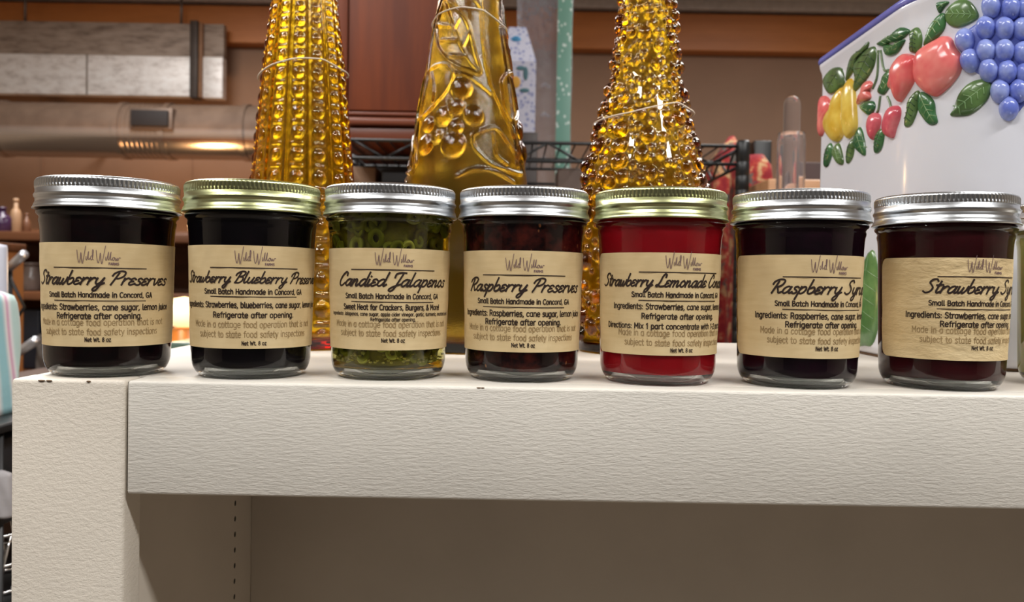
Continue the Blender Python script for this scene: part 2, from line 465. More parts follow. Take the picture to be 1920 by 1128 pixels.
LOGO = [  # thin signature of two words in one height unit
 [(0, 1.15), (.1, .5), (.25, .12), (.38, .35), (.5, .95), (.55, .5), (.66, .05), (.82, .5), (1.08, 1.5)],
 [(1.12, .62), (1.1, .4), (1.18, .34), (1.28, .48)],
 [(1.28, .52), (1.42, 1.05), (1.38, .5), (1.46, .36), (1.58, .48)],
 [(1.9, .62), (1.72, .68), (1.64, .45), (1.76, .34), (1.9, .55), (1.98, 1.1), (1.88, 1.15), (1.86, .5), (1.98, .35)],
 [(2.3, 1.15), (2.38, .5), (2.52, .12), (2.66, .35), (2.78, .95), (2.83, .5), (2.94, .03), (3.1, .5), (3.38, 1.55)],
 [(3.4, .62), (3.38, .4), (3.46, .34), (3.56, .52), (3.72, 1.05), (3.66, .5), (3.74, .36), (3.84, .52), (4.0, 1.05), (3.94, .5), (4.02, .36), (4.14, .48)],
 [(4.28, .6), (4.16, .5), (4.22, .34), (4.36, .38), (4.38, .55), (4.3, .6), (4.5, .52), (4.52, .38), (4.62, .36), (4.7, .55), (4.74, .38), (4.84, .38), (4.92, .56), (5.1, .55)],
]

# ---------------------------------------------------------------- room shell
wall_paint = plain('brown_wall_paint', (150, 118, 96), .8, var=.06, scale=4)
beige = plain('beige_wall_paint', (196, 182, 164), .8, var=.05, scale=3)
RX0, RX1, RY0, RY1, RZ = -3.2, 3.2, -3.2, 4.0, 2.49
t = .08
struct(MB().box(RX0, RX1, RY0, RY1, -t, 0).build('floor', wood('floor_boards', (92, 82, 74), (128, 116, 104), (3, 30, 3)), smooth=False))
struct(MB().box(RX0, RX1, RY0, RY1, RZ, RZ + t).build('ceiling', plain('ceiling_paint', (205, 200, 195), .85, var=.03), smooth=False))
mb = MB().box(RX0, RX1, RY1, RY1 + t, 0, RZ)
for k in range(9): mb.box(-3.0 + k * .72, -2.99 + k * .72, RY1 - .006, RY1, 0, RZ - .4)
struct(mb.build('wall_back', wall_paint, smooth=False))
struct(MB().box(RX0 - t, RX0, RY0, RY1, 0, RZ).build('wall_left', beige, smooth=False))
struct(MB().box(RX1, RX1 + t, RY0, RY1, 0, RZ).build('wall_right', beige, smooth=False))
struct(MB().box(RX0, RX1, RY0 - t, RY0, 0, RZ).build('wall_front', plain('grey_shop_wall', (96, 92, 90), .8, var=.1, scale=3), smooth=False))
zb0, zb1 = P(1200, 95, 3.94).z, P(1200, 26, 3.94).z
struct(MB().box(RX0, RX1, 3.92, RY1, zb0, zb1, .004).build('trim_1', wood('orange_wood_trim', (176, 104, 46), (200, 124, 62), (2, 10, 14), .45), smooth=False))
struct(MB().box(RX0, RX1, 3.9, RY1, zb1 + .014, RZ, .003).build('trim_2', plain('pale_grey_trim_paint', (206, 198, 194), .6), smooth=False))

# ---------------------------------------------------------------- bookcase
DE = 0.413
XL = P(20, 712, DE).x; XP = P(234, 716, DE).x; XR0 = P(239.6, 716, DE).x
XE = XL + 1.06; XS = XP - .0043
RAILH = (940 - 725) / FPX * DE
FT = .020; YB = .766; YI = .631
bc = empty('bookcase', (0, DE, 0))
tag(bc, 'cream painted wooden bookcase with brush-marked top rail under the row of jars', 'bookcase')


def bpart(name, mat, boxes, parent=bc, b=.0012):
    mb = MB()
    for x0, x1, y0, y1, z0, z1 in boxes: mb.box(x0, x1, y0 - DE, y1 - DE, z0, z1, b)
    return mb.build(name, mat, parent, True, 40)


po_ = bpart('post', M['post'], [(XL, XP, DE, DE + FT, 0.0, ZB)], b=.002)
# the post is a little narrower below the rail than at its top
_v = po_.data.vertices
for v in _v:
    if v.co.x > (XL + XP) / 2 and v.co.z < .1: v.co.x -= .0043
bpart('post', M['post'], [(XE - (XP - XL), XE, DE, DE + FT, 0.0, ZB)], b=.002)
bpart('rail', M['rail'], [(XR0, XE - (XP - XL) - .0014, DE - .0006, DE + FT, ZB - RAILH, ZB - .0001)], b=.0016)
bpart('top_panel', M['top'], [(XL + .0005, XE - .0005, DE + FT + .0006, YB, ZB - .018, ZB - .0002)])
sp = bpart('side_panel', M['panel'], [(XL + .001, XS, DE + FT + .0003, YB, 0.0, ZB - .0185)])
bpart('side_panel', M['panel'], [(XE - (XP - XL) + .001, XE - .001, DE + FT + .0003, YB, 0.0, ZB - .0185)])
bpart('back_panel', M['panel'], [(XS + .0001, XE - (XP - XL) + .0008, YI, YI + .008, 0.06, ZB - .0187)], b=.0005)
for zz in (.06, .40, .74):
    bpart('shelf_board', M['panel'], [(XS + .0001, XE - (XP - XL) + .0008, DE + FT + .004, YI - .0002, zz, zz + .018)])
bpart('plinth', M['rail'], [(XR0, XE - (XP - XL) - .0014, DE, DE + .018, 0.0, .0598)])
yh = .594
for k in range(13):
    zc = P(441, 943 + 29.2 * k, yh).z
    mb = MB()
    ring = lambda x, r: [(x, yh - DE + r * math.cos(a * PI / 6), zc + r * 1.15 * math.sin(a * PI / 6)) for a in range(12)]
    mb.loft([ring(XS - .0003, .0017), ring(XS + .00012, .0017)])
    mb.build('pin_hole', M['hole'], sp)
MB().box(XP + .0001, XR0 - .0001, .0035, .019, -RAILH * .98 + ZB, ZB - .0012).build('gap_shade_strip', plain('painted_gap_shade', (34, 26, 20), .8), bc)  # dark strip standing in for the shade between post and rail
# worn nicks along the front top edge of post and rail
for px, py, s in ((78, 712, 2.4), (92, 714, 2.0), (166, 716, 1.4), (898, 722, 1.8), (905, 723, 1.4)):
    p = P(px, py, DE)
    MB().ball((p.x, p.y - DE, ZB - .0008), .0005 * s * 1.6, .0007, .0004, 10, 6).build('worn_nick', plain('worn_brown_wood', (110, 86, 62), .8), bc)

# ---------------------------------------------------------------- jam jars
ZL0, ZL1 = .0162, .0688     # label bottom and top


def body_r(z):
    return .0313 + (.0329 - .0313) * min(max((z - .012) / .062, 0), 1)


def jar_profile():
    pr = [(0, .0012), (.020, .0010), (.0245, 0.0)]
    for k in range(1, 9):
        a = k / 8 * PI / 2
        pr.append((.0247 + (.0312 - .0247) * math.sin(a), .0105 * (1 - math.cos(a))))
    pr += [(body_r(z), z) for z in (.016, .03, .045, .06, .072)]
    pr += [(.0331, .0765), (.0333, .0785), (.0337, .0800), (.0338, .0810), (.0334, .0822), (.0340, .0832), (.0349, .0840), (.0351, .0850), (.0346, .0860), (.0335, .0868), (.0325, .088), (.0325, .0985), (.0322, .0992)]
    return pr


def jar_inner():
    pr = [(.0303, .0992), (.0303, .088), (.0312, .084), (.0312, .0775)]
    pr += [(body_r(z) - .0017, z) for z in (.072, .06, .045, .03, .015)]
    for k in range(7, -1, -1):
        a = k / 8 * PI / 2
        pr.append((.0225 + (.0294 - .0225) * math.sin(a), .0030 + .0095 * (1 - math.cos(a))))
    pr.append((0, .0032))
    return pr


GLASS_BM = MB().lathe(jar_profile() + jar_inner(), 112)
_ci = [(r + .00025 if r > 0 else 0, max(z, .0060)) for r, z in jar_inner()[::-1]]
CONT_BM = MB().lathe([p for p in _ci if p[1] < .0955] + [(.03055, .0955), (0, .0955)], 96)


def lid_bm():
    n = 315
    prof = [(.0, .1016), (.0310, .1016), (.0318, .1022), (.0334, .1024), (.0346, .1020), (.0354, .1010)]
    knurl = [(.0357, .1003), (.0357, .0980)]
    low = [(.0354, .0972), (.0350, .0963), (.0351, .0953), (.0357, .0945), (.0360, .0938), (.0358, .0930), (.0352, .0921), (.0350, .0912), (.0353, .0902), (.0358, .0894), (.0360, .0886), (.0361, .0880), (.0364, .0876), (.0367, .0871), (.0365, .0866), (.0362, .0866), (.0356, .0872), (.0352, .090), (.0352, .0985), (0, .0988)]
    mb = MB(); mb.lathe(prof + knurl + low, n)
    v = mb.v
    base = 1 + n * (len(prof) - 1)
    for row, amp in ((-1, .00012), (0, .0006), (1, .0006), (2, .0001)):
        for j in range(n):
            i = base + row * n + j
            x, y, z = v[i]; r = math.hypot(x, y)
            d = amp * (.5 + .5 * math.cos(j * 2 * PI / 3 * 1.0)) * -1.4
            v[i] = (x * (r + d) / r, y * (r + d) / r, z)
    # the screw thread: bulges dip a little round the band
    b2 = base + 2 * n
    for i in range(b2 + n, b2 + n * 11):
        x, y, z = v[i]; a = math.atan2(y, x); v[i] = (x, y, z + .00055 * (a / PI))
    return mb


LID_BM = lid_bm()
JM = {
 'straw': jam('strawberry_preserves', (14, 3, 8), (40, 8, 16), 70),
 'blue': jam('blueberry_preserves', (8, 4, 12), (18, 8, 18), 60),
 'rasp': jam('raspberry_preserves', (30, 8, 13), (104, 36, 26), 110, seeds=(230, (196, 120, 70))),
 'lemon': jam('lemonade_concentrate', (170, 16, 30), (186, 24, 36), 40, lo=.3, hi=.7, sss=.3),
 'rsyr': jam('raspberry_syrup', (22, 6, 20), (44, 12, 32), 40),
 'ssyr': jam('strawberry_syrup', (58, 10, 18), (80, 20, 28), 40),
 'yell': jam('yellow_jelly', (176, 168, 96), (198, 186, 116), 30, lo=.3, hi=.7, sss=.2),
}
_m = Mat('olive_brine', srgb(238, 228, 150), .01, 0, Transmission_Weight=1.0, IOR=1.2)
JM['brine'] = _m.m


def jar(px0, px1, dist_y, cont, lidmat, label, cat_extra, text, rot, lab_arc=101, dy=0.0):
    a1 = math.atan((px0 - 960) / FPX); a2 = math.atan((px1 - 960) / FPX); am = (a1 + a2) / 2
    X, Y = dist_y * math.tan(am), dist_y
    # roll shifts the jar sideways with height: use the pixel row of the lid
    X = P((px0 + px1) / 2, 400, Y).x
    am = math.atan(X / Y)
    e = empty('preserves_jar', (X, Y, ZB), -am + math.radians(0))
    tag(e, label, 'jar')
    GLASS_BM.build('glass_jar', M['clear'], e)
    CONT_BM.build('contents', JM[cont], e)
    ld = LID_BM.build('lid', lidmat, e)
    ld.rotation_euler = (0, 0, -PI / 2 + .5 * math.sin(px0))
    # ---- label
    if text:
        A = math.radians(lab_arc); R0 = math.radians(rot)
        hz = ZL1 - ZL0; rc = .005
        nz, na = 28, 84
        v, f = [], []
        zs = sorted(set([ZL0 + hz * i / 16 for i in range(17)] + [ZL0 + rc * (1 - math.cos(k * PI / 12)) for k in range(1, 6)] + [ZL1 - rc * (1 - math.cos(k * PI / 12)) for k in range(1, 6)]))
        for z in zs:
            e_ = min(z - ZL0, ZL1 - z)
            ins = rc - math.sqrt(max(0, rc * rc - (rc - e_) ** 2)) if e_ < rc else 0
            r = body_r(z) + .00025
            Az = A - ins / r
            for j in range(na + 1):
                a = R0 - Az + 2 * Az * j / na
                wv = .00009 * math.sin(a * 9 + z * 260 + px0) + .00006 * math.sin(a * 21 - z * 400)
                v.append(((r + wv) * math.sin(a), -(r + wv) * math.cos(a), z))
        for i in range(len(zs) - 1):
            for j in range(na):
                q = i * (na + 1) + j; f.append((q, q + 1, q + na + 2, q + na + 1))
        # paper thickness: a back face and a rim
        nv = len(v); off = .00012
        v += [(x * (1 - off / math.hypot(x, y)), y * (1 - off / math.hypot(x, y)), z) for x, y, z in v]
        f += [tuple(i + nv for i in q)[::-1] for q in f]
        lb = obj('label', v, f, M['kraft_wrinkled' if cont == 'ssyr' else 'kraft'], e)
        zc = (ZL0 + ZL1) / 2

        def wrap(x, y):
            z = zc + y / 1000; r = body_r(z) + .00025 + .0002; a = R0 + x / 1000 / .0323
            return (r * math.sin(a), -r * math.cos(a), z)

        dark, thin = [], []
        out = []
        for kind, s, h, w, y, sw in text:
            if kind == 'title': st = layout(s, SCRIPT, h, w, .34)
            elif kind == 'rule': st = [np.array([(-w / 2, 0), (w / 2, 0)])]
            else: st = layout(s, BODY, h, w)
            st = [q + np.array([0, y + dy]) for q in st]
            # keep ink on the paper
            lim = math.radians(lab_arc) * 32.3 - 1.5
            st = [q for q in st if np.abs(q[:, 0]).max() < lim]
            out.append((kind, st, sw))
        for kind, nm, mt in (('title', 'title_lettering', M['ink']), ('text', 'small_lettering', M['ink']), ('faint', 'faint_lettering', M['faint']), ('rule', 'ruled_line', M['ink'])):
            vv, ff = [], []
            for k, st, sw in out:
                if k != kind: continue
                a, b = ribbons(st, sw, wrap); n0 = len(vv); vv += a; ff += [tuple(i + n0 for i in q) for q in b]
            if vv: obj(nm, vv, ff, mt, lb, False)
        st = [np.array(smooth_line(q, 6)) for q in LOGO]
        st = [np.column_stack(((q[:, 0] - 2.5) * 3.9, (q[:, 1]) * 6.0 + 14.9 + (dy or (3.0 if text is conc else 1.7)))) for q in st]
        a, b = ribbons(st, .29, wrap)
        st = [q + np.array([7.2, 14.6 + (dy or (3.0 if text is conc else 1.7))]) for q in layout('FARMS', BODY, 1.15, 4.8)]
        a2_, b2_ = ribbons(st, .28, wrap)
        n0 = len(a); a += a2_; b += [tuple(i + n0 for i in q) for q in b2_]
        obj('signature_lettering', a, b, M['logo'], lb, False)
    return e


def std_text(title, tw, th, ingr, iw, tsw=.92):
    return [
     ('rule', '', 0, 46, 13.0, .5), ('title', title, th, tw, 4.6, tsw),
     ('text', 'Small Batch Handmade in Concord, GA', 2.5, 54, -1.8, .5), ('rule', '', 0, 46, -3.6, .42),
     ('text', 'Ingredients: ' + ingr, 2.9, iw, -8.2, .52),
     ('text', 'Refrigerate after opening.', 2.8, 43, -12.6, .52),
     ('faint', 'Made in a cottage food operation that is not', 3.1, 70, -16.0, .36),
     ('faint', 'subject to state food safety inspections', 3.1, 62, -20.8, .36),
     ('text', 'Net Wt. 8 oz', 2.0, 12.5, -24.2, .36)]


jal = [
 ('rule', '', 0, 46, 13.0, .5), ('title', 'Candied Jalapenos', 7.0, 65, 4.6, .95),
 ('text', 'Small Batch Handmade in Concord, GA', 2.5, 54, -1.8, .5), ('rule', '', 0, 46, -3.6, .42),
 ('text', 'Sweet Heat for Crackers, Burgers, & More!', 2.7, 57, -7.6, .5),
 ('text', 'Ingredients: Jalapenos, cane sugar, apple cider vinegar, garlic, turmeric, mustard seed', 1.7, 78, -10.7, .3),
 ('text', 'Refrigerate after opening.', 1.7, 24, -13.4, .3),
 ('faint', 'Made in a cottage food operation that is not', 3.1, 70, -16.6, .36),
 ('faint', 'subject to state food safety inspections', 3.1, 62, -21.2, .36),
 ('text', 'Net Wt. 8 oz', 2.0, 12.5, -24.4, .36)]
conc = [
 ('rule', '', 0, 46, 16.3, .5), ('title', 'Strawberry Lemonade Concentrate', 6.4, 94, 9.0, .88),
 ('text', 'Small Batch Handmade in Concord, GA', 2.5, 54, 3.6, .5), ('rule', '', 0, 46, 1.8, .45),
 ('text', 'Ingredients: Strawberries, cane sugar, lemon juice', 2.8, 77, -2.6, .5),
 ('text', 'Refrigerate after opening.', 2.7, 43, -7.5, .5),
 ('text', 'Directions: Mix 1 part concentrate with 1-2 parts water', 2.7, 86, -12.6, .5),
 ('faint', 'Made in a cottage food operation that is not', 3.1, 70, -16.3, .36),
 ('faint', 'subject to state food safety inspections', 3.1, 62, -21.2, .36),
 ('text', 'Net Wt. 8 oz', 1.9, 12.5, -24.4, .36)]
blue = [
 ('rule', '', 0, 46, 14.9, .5), ('title', 'Strawberry Blueberry Preserves', 5.8, 86, 7.3, .8),
 ('text', 'Small Batch Handmade in Concord, GA', 2.5, 54, 1.6, .5), ('rule', '', 0, 46, .2, .45),
 ('text', 'Ingredients: Strawberries, blueberries, cane sugar, lemon juice', 2.8, 88, -5.3, .5),
 ('text', 'Refrigerate after opening.', 2.7, 43, -10.4, .5),
 ('faint', 'Made in a cottage food operation that is not', 3.1, 70, -15.4, .36),
 ('faint', 'subject to state food safety inspections', 3.1, 62, -20.4, .36),
 ('text', 'Net Wt. 8 oz', 1.9, 12.5, -24.4, .36)]
sb = 'Strawberries, cane sugar, lemon juice'
rb = 'Raspberries, cane sugar, lemon juice'
jar(63, 348, .4475, 'straw', M['steel'], 'silver-lidded jar of near-black strawberry preserves on the painted post', '', std_text('Strawberry Preserves', 73, 6.9, sb, 78), -9, dy=.6)
jar(342, 608, .4515, 'blue', M['gold'], 'gold-lidded jar of black strawberry blueberry preserves, the darkest jar', '', blue, 2)
jj = jar(606, 859, .457, 'brine', M['steel'], 'silver-lidded jar of green candied jalapeno slices in clear brine', '', jal, 4, dy=2.2)
jar(858, 1107, .4585, 'rasp', M['steel'], 'silver-lidded jar of seedy dark raspberry preserves beside the jalapeno jar', '', std_text('Raspberry Preserves', 69, 6.9, rb, 76), 1.5, dy=.6)
jar(1110, 1366, .4535, 'lemon', M['gold'], 'gold-lidded jar of bright red strawberry lemonade concentrate', '', conc, 23, 99)
jar(1365, 1634, .4505, 'rsyr', M['steel'], 'silver-lidded jar of dark purple raspberry syrup beside the bright red jar', '', std_text('Raspberry Syrup', 60, 7.0, rb, 77), 28, dy=2.1)
jar(1631, 1911, .4525, 'ssyr', M['steel'], 'silver-lidded jar of maroon strawberry syrup with a wrinkled label', '', std_text('Strawberry Syrup', 60, 7.0, sb, 77), 37, dy=3.6)
jar(1903, 2170, .4700, 'yell', M['steel'], 'silver-lidded jar of yellow jelly cut by the edge of the photo', '', [q for q in std_text('', 30, 7.0, '', 24) if q[0] in ('rule', 'faint') or 'Small' in q[1] or 'Net' in q[1]], 42)

# jalapeno slices and seeds in the brine jar
rnd = random.Random(5)
flesh = [plain('jalapeno_skin_green', (146, 152, 46), .35, var=.3), plain('jalapeno_pale_flesh', (220, 224, 130), .4, var=.2), plain('jalapeno_olive', (108, 100, 24), .35, var=.3)]
cm = MB().lathe([(0, .007), (.022, .0075), (.0235, .02), (.0245, .08), (.022, .093), (0, .0935)], 40)
cm.build('pepper_mass', plain('packed_jalapenos', (128, 118, 34), .4, var=.5, scale=110, bump=.5, bdist=.003), jj)
pos = []
for k in range(64):
    z = rnd.uniform(.011, .02) if k < 22 else (rnd.uniform(.068, .09) if k < 50 else rnd.uniform(.02, .07))
    a = rnd.uniform(-1.5, 1.5) + (0 if k < 56 else PI)
    r = (.0262 if z > .016 else .0225)
    c = Vector((r * math.sin(a), -r * math.cos(a), z))
    nrm = Vector((math.sin(a), -math.cos(a), rnd.uniform(-.4, .4))).normalized()
    u = nrm.cross(Vector((0, 0, 1))).normalized(); w_ = nrm.cross(u)
    R1 = rnd.uniform(.0035, .0062); r1 = R1 * .38; el = rnd.uniform(.55, 1)
    mb = MB(); n = 18
    th = .0009
    rings = []
    for rr, tt in ((R1, -th), (R1, th), (R1 * .8, th * 1.3), (r1, th), (r1, -th), (R1 * .8, -th * 1.3), (R1, -th)):
        rings.append([tuple(c + (u * math.cos(2 * PI * j / n) * el + w_ * math.sin(2 * PI * j / n)) * rr + nrm * tt) for j in range(n)])
    mb.loft(rings, cap=False)
    mb.build('jalapeno_slice', flesh[0 if k % 3 else (1 if k % 2 else 2)], jj)
sd = MB()
for k in range(70):
    a = rnd.uniform(-1.6, 1.6); z = rnd.uniform(.0085, .014); r = .0243 + (z - .0085) * .5
    sd.ball((r * math.sin(a), -r * math.cos(a), z), .0009, .0009, .0006, 6, 4)
o = sd.build('pepper_seeds', plain('pepper_seed', (206, 196, 116), .4), jj); o['kind'] = 'stuff'

# ---------------------------------------------------------------- amber vases
M['amber_a'] = amber('amber_glass_golden', (250, 238, 0), 490)
M['amber_b'] = amber('amber_glass_olive', (239, 222, 0), 360, (900, .25, .0006))
M['amber_c'] = amber('amber_glass_deep', (244, 231, 0), 450)


def vase(name, px, d, prof, height, relief, mat, label, nth=288, nz=340, wall=.0034):
    x = P(px, 520, d).x
    e = empty('amber_vase', (x, d, ZB)); tag(e, label, 'vase')
    zs = np.linspace(.0015, height, nz)
    R = np.interp(zs, [p[0] for p in prof], [p[1] for p in prof])
    k = np.ones(9) / 9; R = np.convolve(np.pad(R, 4, mode='edge'), k, 'valid')
    th = np.linspace(0, 2 * PI, nth, endpoint=False)
    H = relief(th, zs, R)                         # (nz, nth)
    G = R[:, None] + H
    v = [(0, 0, .0015)]
    rows = []

    def add_row(rad, z):
        s = len(v); rad = np.broadcast_to(rad, (nth,))
        v.extend(zip(rad * np.cos(th), rad * np.sin(th), [z] * nth)); rows.append(s)
    add_row(R[0] * .86, 0.0)
    for i in range(nz): add_row(G[i], zs[i])
    add_row(R[-1] - wall * .5, height + .0016)
    for i in range(nz - 1, 6, -4): add_row(R[i] - wall, zs[i])
    add_row(R[4] * .7, .0065)
    last = len(v); v.append((0, 0, .0055))
    f = []
    for j in range(nth): f.append((0, rows[0] + (j + 1) % nth, rows[0] + j))
    for a, b in zip(rows, rows[1:]):
        for j in range(nth):
            q = (j + 1) % nth; f.append((a + j, a + q, b + q, b + j))
    for j in range(nth): f.append((rows[-1] + j, rows[-1] + (j + 1) % nth, last))
    o = obj('vase_body', v, f, mat, e)
    at = o.data.attributes.new('inside', 'FLOAT', 'POINT')
    at.data.foreach_set('value', [0.0 if i < 1 + nth * (nz + 1) else 1.0 for i in range(len(v))])
    return e, x


# front of a vase (towards the camera) is th = -90 degrees
def relief_grid(th, zs, R):
    n = 14
    dv = np.gradient(zs) / (2 * PI * R / n); vv = np.cumsum(dv)
    U = ((th + PI / 2 + .1) / (2 * PI) * n)[None, :]; V = vv[:, None]
    fu = (U % 1) - .5; fv = (V % 1) - .5
    cell = (2 * PI * R / n)[:, None]
    d = np.sqrt(fu ** 2 + (fv + .08) ** 2)
    btn = np.clip(1 - (d / .27) ** 2, 0, 1) ** .5 * .12
    bar = np.clip(1 - ((np.abs(fv - .42) if True else 0) / .07) ** 2, 0, 1) * np.clip((.3 - np.abs(fu)) * 14, 0, 1) * .085
    vr = np.clip(1 - ((.5 - np.abs(fu)) / .09) ** 2, 0, 1) * .07 * np.clip((np.abs(np.abs(fv) - .0)) * 0 + 1, 0, 1)
    g = np.maximum(np.maximum(btn, bar), vr) * cell
    g[zs < .012] *= 0
    return g


def relief_bubbles(th, zs, R):
    rr = random.Random(11); H = np.zeros((len(zs), len(th)))
    done = []
    for k in range(5200):
        z = rr.uniform(.014, zs[-1] - .004); r0 = float(np.interp(z, zs, R))
        a = rr.uniform(0, 2 * PI); rad = rr.choice([.30, .42, .52, .72, .9]) * .0064 * (.6 + .55 * r0 / .045)
        if k > 2600: rad = min(rad, .0028)
        ok = True
        for (z2, a2, q2) in done:
            if abs(z2 - z) > .014: continue
            da = (a - a2 + PI) % (2 * PI) - PI
            if math.hypot(da * r0, z - z2) < (rad + q2) * .86: ok = False; break
        if ok: done.append((z, a, rad))
    for z, a, rad in done:
        i0, i1 = np.searchsorted(zs, [z - rad, z + rad])
        if i1 <= i0: continue
        r0 = R[i0:i1][:, None]
        da = (th[None, :] - a + PI) % (2 * PI) - PI
        d2 = (da * r0) ** 2 + ((zs[i0:i1] - z)[:, None]) ** 2
        H[i0:i1] = np.maximum(H[i0:i1], np.sqrt(np.clip(rad ** 2 - d2, 0, None)) * .9)
    return H


V2C = dict(px=875, d=.645)


def relief_leaves(th, zs, R):
    curves = [
     [(490, 0), (500, 150), (520, 350), (560, 550), (640, 720), (700, 850), (745, 1000)],
     [(600, 0), (606, 200), (640, 420), (670, 600), (715, 1000)],
     [(290, 40), (255, 150), (245, 250), (270, 350), (350, 440), (440, 480), (500, 490), (470, 380), (440, 250), (400, 160), (330, 80), (290, 40)],
     [(290, 60), (320, 160), (375, 300), (440, 420), (490, 480)],
     [(250, 185), (320, 215)], [(275, 290), (375, 305)], [(375, 180), (345, 240)], [(440, 240), (405, 330)], [(330, 390), (430, 400)],
     [(145, 720), (140, 600), (180, 480), (240, 435), (310, 440), (350, 490), (320, 580), (260, 650), (180, 720), (145, 720)],
     [(220, 470), (240, 560), (235, 640)], [(465, 850), (480, 920), (560, 1000), (650, 1030), (740, 1040), (720, 960), (650, 860), (590, 800), (500, 830), (465, 850)],
     [(580, 830), (600, 950), (660, 1000)], [(260, 10), (380, 5), (450, 50), (490, 100)], [(350, 490), (450, 520), (560, 600)], [(390, 1080), (480, 1040), (600, 1050), (700, 1100)],
    ]
    lobes = [(300, 740, 55), (375, 805, 42), (375, 690, 50), (200, 890, 58), (268, 852, 36), (360, 905, 72), (212, 775, 46), (470, 740, 58), (400, 585, 62)]
    sc = 3.133; q = .645 / FPX

    def mm(x, y):
        px = 740 + x / sc; py = y / sc
        p = P(px, py, .645); z = p.z - ZB; r = float(np.interp(z, zs, R))
        s = max(-.97, min(.97, (p.x - P(V2C['px'], py, .645).x * 1 - 0) / r))
        return math.asin(s), z
    H = np.zeros((len(zs), len(th)))
    tl = (th + PI / 2 + PI) % (2 * PI) - PI
    Zg = zs[:, None] + 0 * th[None, :]
    for turn in (0, 2.15, -2.15):
        A = ((tl - turn + PI) % (2 * PI) - PI)[None, :]
        for c in curves:
            pts = [mm(*p) for p in (c if len(c) < 3 else [tuple(w) for w in smooth_line(c, 3)])]
            for (a0, z0), (a1, z1) in zip(pts, pts[1:]):
                zlo, zhi = min(z0, z1) - .004, max(z0, z1) + .004
                i0, i1 = np.searchsorted(zs, [zlo, zhi])
                if i1 <= i0: continue
                r0 = R[i0:i1][:, None]
                X = A * r0; Y = Zg[i0:i1]
                x0, x1 = a0 * r0, a1 * r0
                dx, dz = x1 - x0, z1 - z0
                tt = np.clip(((X - x0) * dx + (Y - z0) * dz) / (dx ** 2 + dz ** 2 + 1e-12), 0, 1)
                dd = np.sqrt((X - x0 - tt * dx) ** 2 + (Y - z0 - tt * dz) ** 2)
                H[i0:i1] = np.maximum(H[i0:i1], .0017 * np.clip(1 - (dd / .0016) ** 2, 0, 1))
        for x, y, rad in lobes:
            a, z = mm(x, y); rad = rad / sc * q
            i0, i1 = np.searchsorted(zs, [z - rad, z + rad])
            if i1 <= i0: continue
            d2 = ((A - a) * R[i0:i1][:, None]) ** 2 + (Zg[i0:i1] - z) ** 2
            H[i0:i1] = np.maximum(H[i0:i1], .45 * np.sqrt(np.clip(rad ** 2 - d2, 0, None)))
    return H


def vz(py, px, d=.645): return P(px, py, d).z - ZB


pv1 = [(0, .0470), (.012, .0480), (.05, .0462), (vz(330, 568), .0378), (vz(130, 568), .0304), (vz(0, 568), .0240), (.33, .0185), (.37, .0185), (.40, .0235)]
pv2 = [(0, .0520), (.01, .0530), (.06, .0530), (vz(335, 872), .0465), (vz(150, 874), .0340), (vz(70, 876), .0290), (vz(0, 877), .0240), (.33, .0185), (.37, .0180), (.40, .0230)]
pv3 = [(0, .0490), (.010, .0500), (.016, .0480), (.07, .0530), (vz(320, 1203), .0452), (vz(250, 1204), .0372), (vz(150, 1208), .0262), (vz(0, 1211), .0195), (.33, .0180), (.37, .0190), (.40, .0240)]
v1, x1 = vase('amber_vase', 566, .645, pv1, .40, relief_grid, M['amber_a'], 'amber glass vase with a grid of raised buttons and bars')
v2, x2 = vase('amber_vase', 873, .645, pv2, .40, relief_leaves, M['amber_b'], 'amber glass vase with raised leaves, stems and grapes', 320, 380)
v3, x3 = vase('amber_vase', 1203, .650, pv3, .40, relief_bubbles, M['amber_c'], 'amber glass vase covered all over in bubble knobs', 340, 420)


def string(x, d, prof, pts, label, extra):
    """A thread tied round a vase, following its slope; pts are (pixel x, pixel y) along the front."""
    zc = [P(px, py, d).z - ZB for px, py in pts]
    xs = [P(px, py, d).x - x for px, py in pts]
    loop = []
    for k in range(72):
        a = 2 * PI * k / 72
        zz = zc[len(zc) // 2]
        for _ in range(4):
            r = float(np.interp(zz, [p[0] for p in prof], [p[1] for p in prof])) + extra
            zz = float(np.interp(r * math.cos(a), xs, zc))
        loop.append((r * math.cos(a), r * math.sin(a), zz))
    e = MB().tube(loop, .00058, 6, True).build('thread', plain('white_cotton_thread', (226, 208, 188), .8))
    e.location = (x, d, ZB)
    tag(e, label, 'string')


string(x1, .645, pv1, [(490, 152), (530, 140), (575, 131), (620, 128), (646, 138)], 'thin white thread tied round the button grid vase', .0030)
string(x2, .645, pv2, [(800, 56), (826, 40), (868, 35), (910, 40), (942, 58)], 'thin white thread tied round the leaf patterned vase', .0012)
string(x3, .650, pv3, [(1116, 233), (1170, 228), (1215, 218), (1255, 208), (1282, 216)], 'thin white thread tied round the bubble knobbed vase', .0046)

# ---------------------------------------------------------------- ceramic canister
XC, Y0c, Y1c = .2748, .528, .7545
RCF = .07
white = Mat('white_glazed_ceramic', srgb(230, 231, 240), .14).m
outline = []          # plan outline, from far-left corner towards the camera and round to the right


def plan_pts(g=0.0):
    o = []
    xr = .56
    for cx, cy, r, a0 in ((XC + .012, Y1c - .012, .012, 90), (XC + RCF, Y0c + RCF, RCF, 180), (xr - RCF, Y0c + RCF, RCF, 270), (xr - .012, Y1c - .012, .012, 0)):
        n = 18 if r > .02 else 5
        for k in range(n + 1):
            a = math.radians(a0 + 90 * k / n); o.append((cx + (r + g) * math.cos(a), cy + (r + g) * math.sin(a)))
    return o


rim_z = P(1536, 124, Y1c).z - ZB
can = empty('ceramic_canister', (XC + .14, .62, ZB))
tag(can, 'white glazed ceramic canister with raised fruit and a blue rim', 'canister')
CO = Vector((XC + .14, .62, ZB))


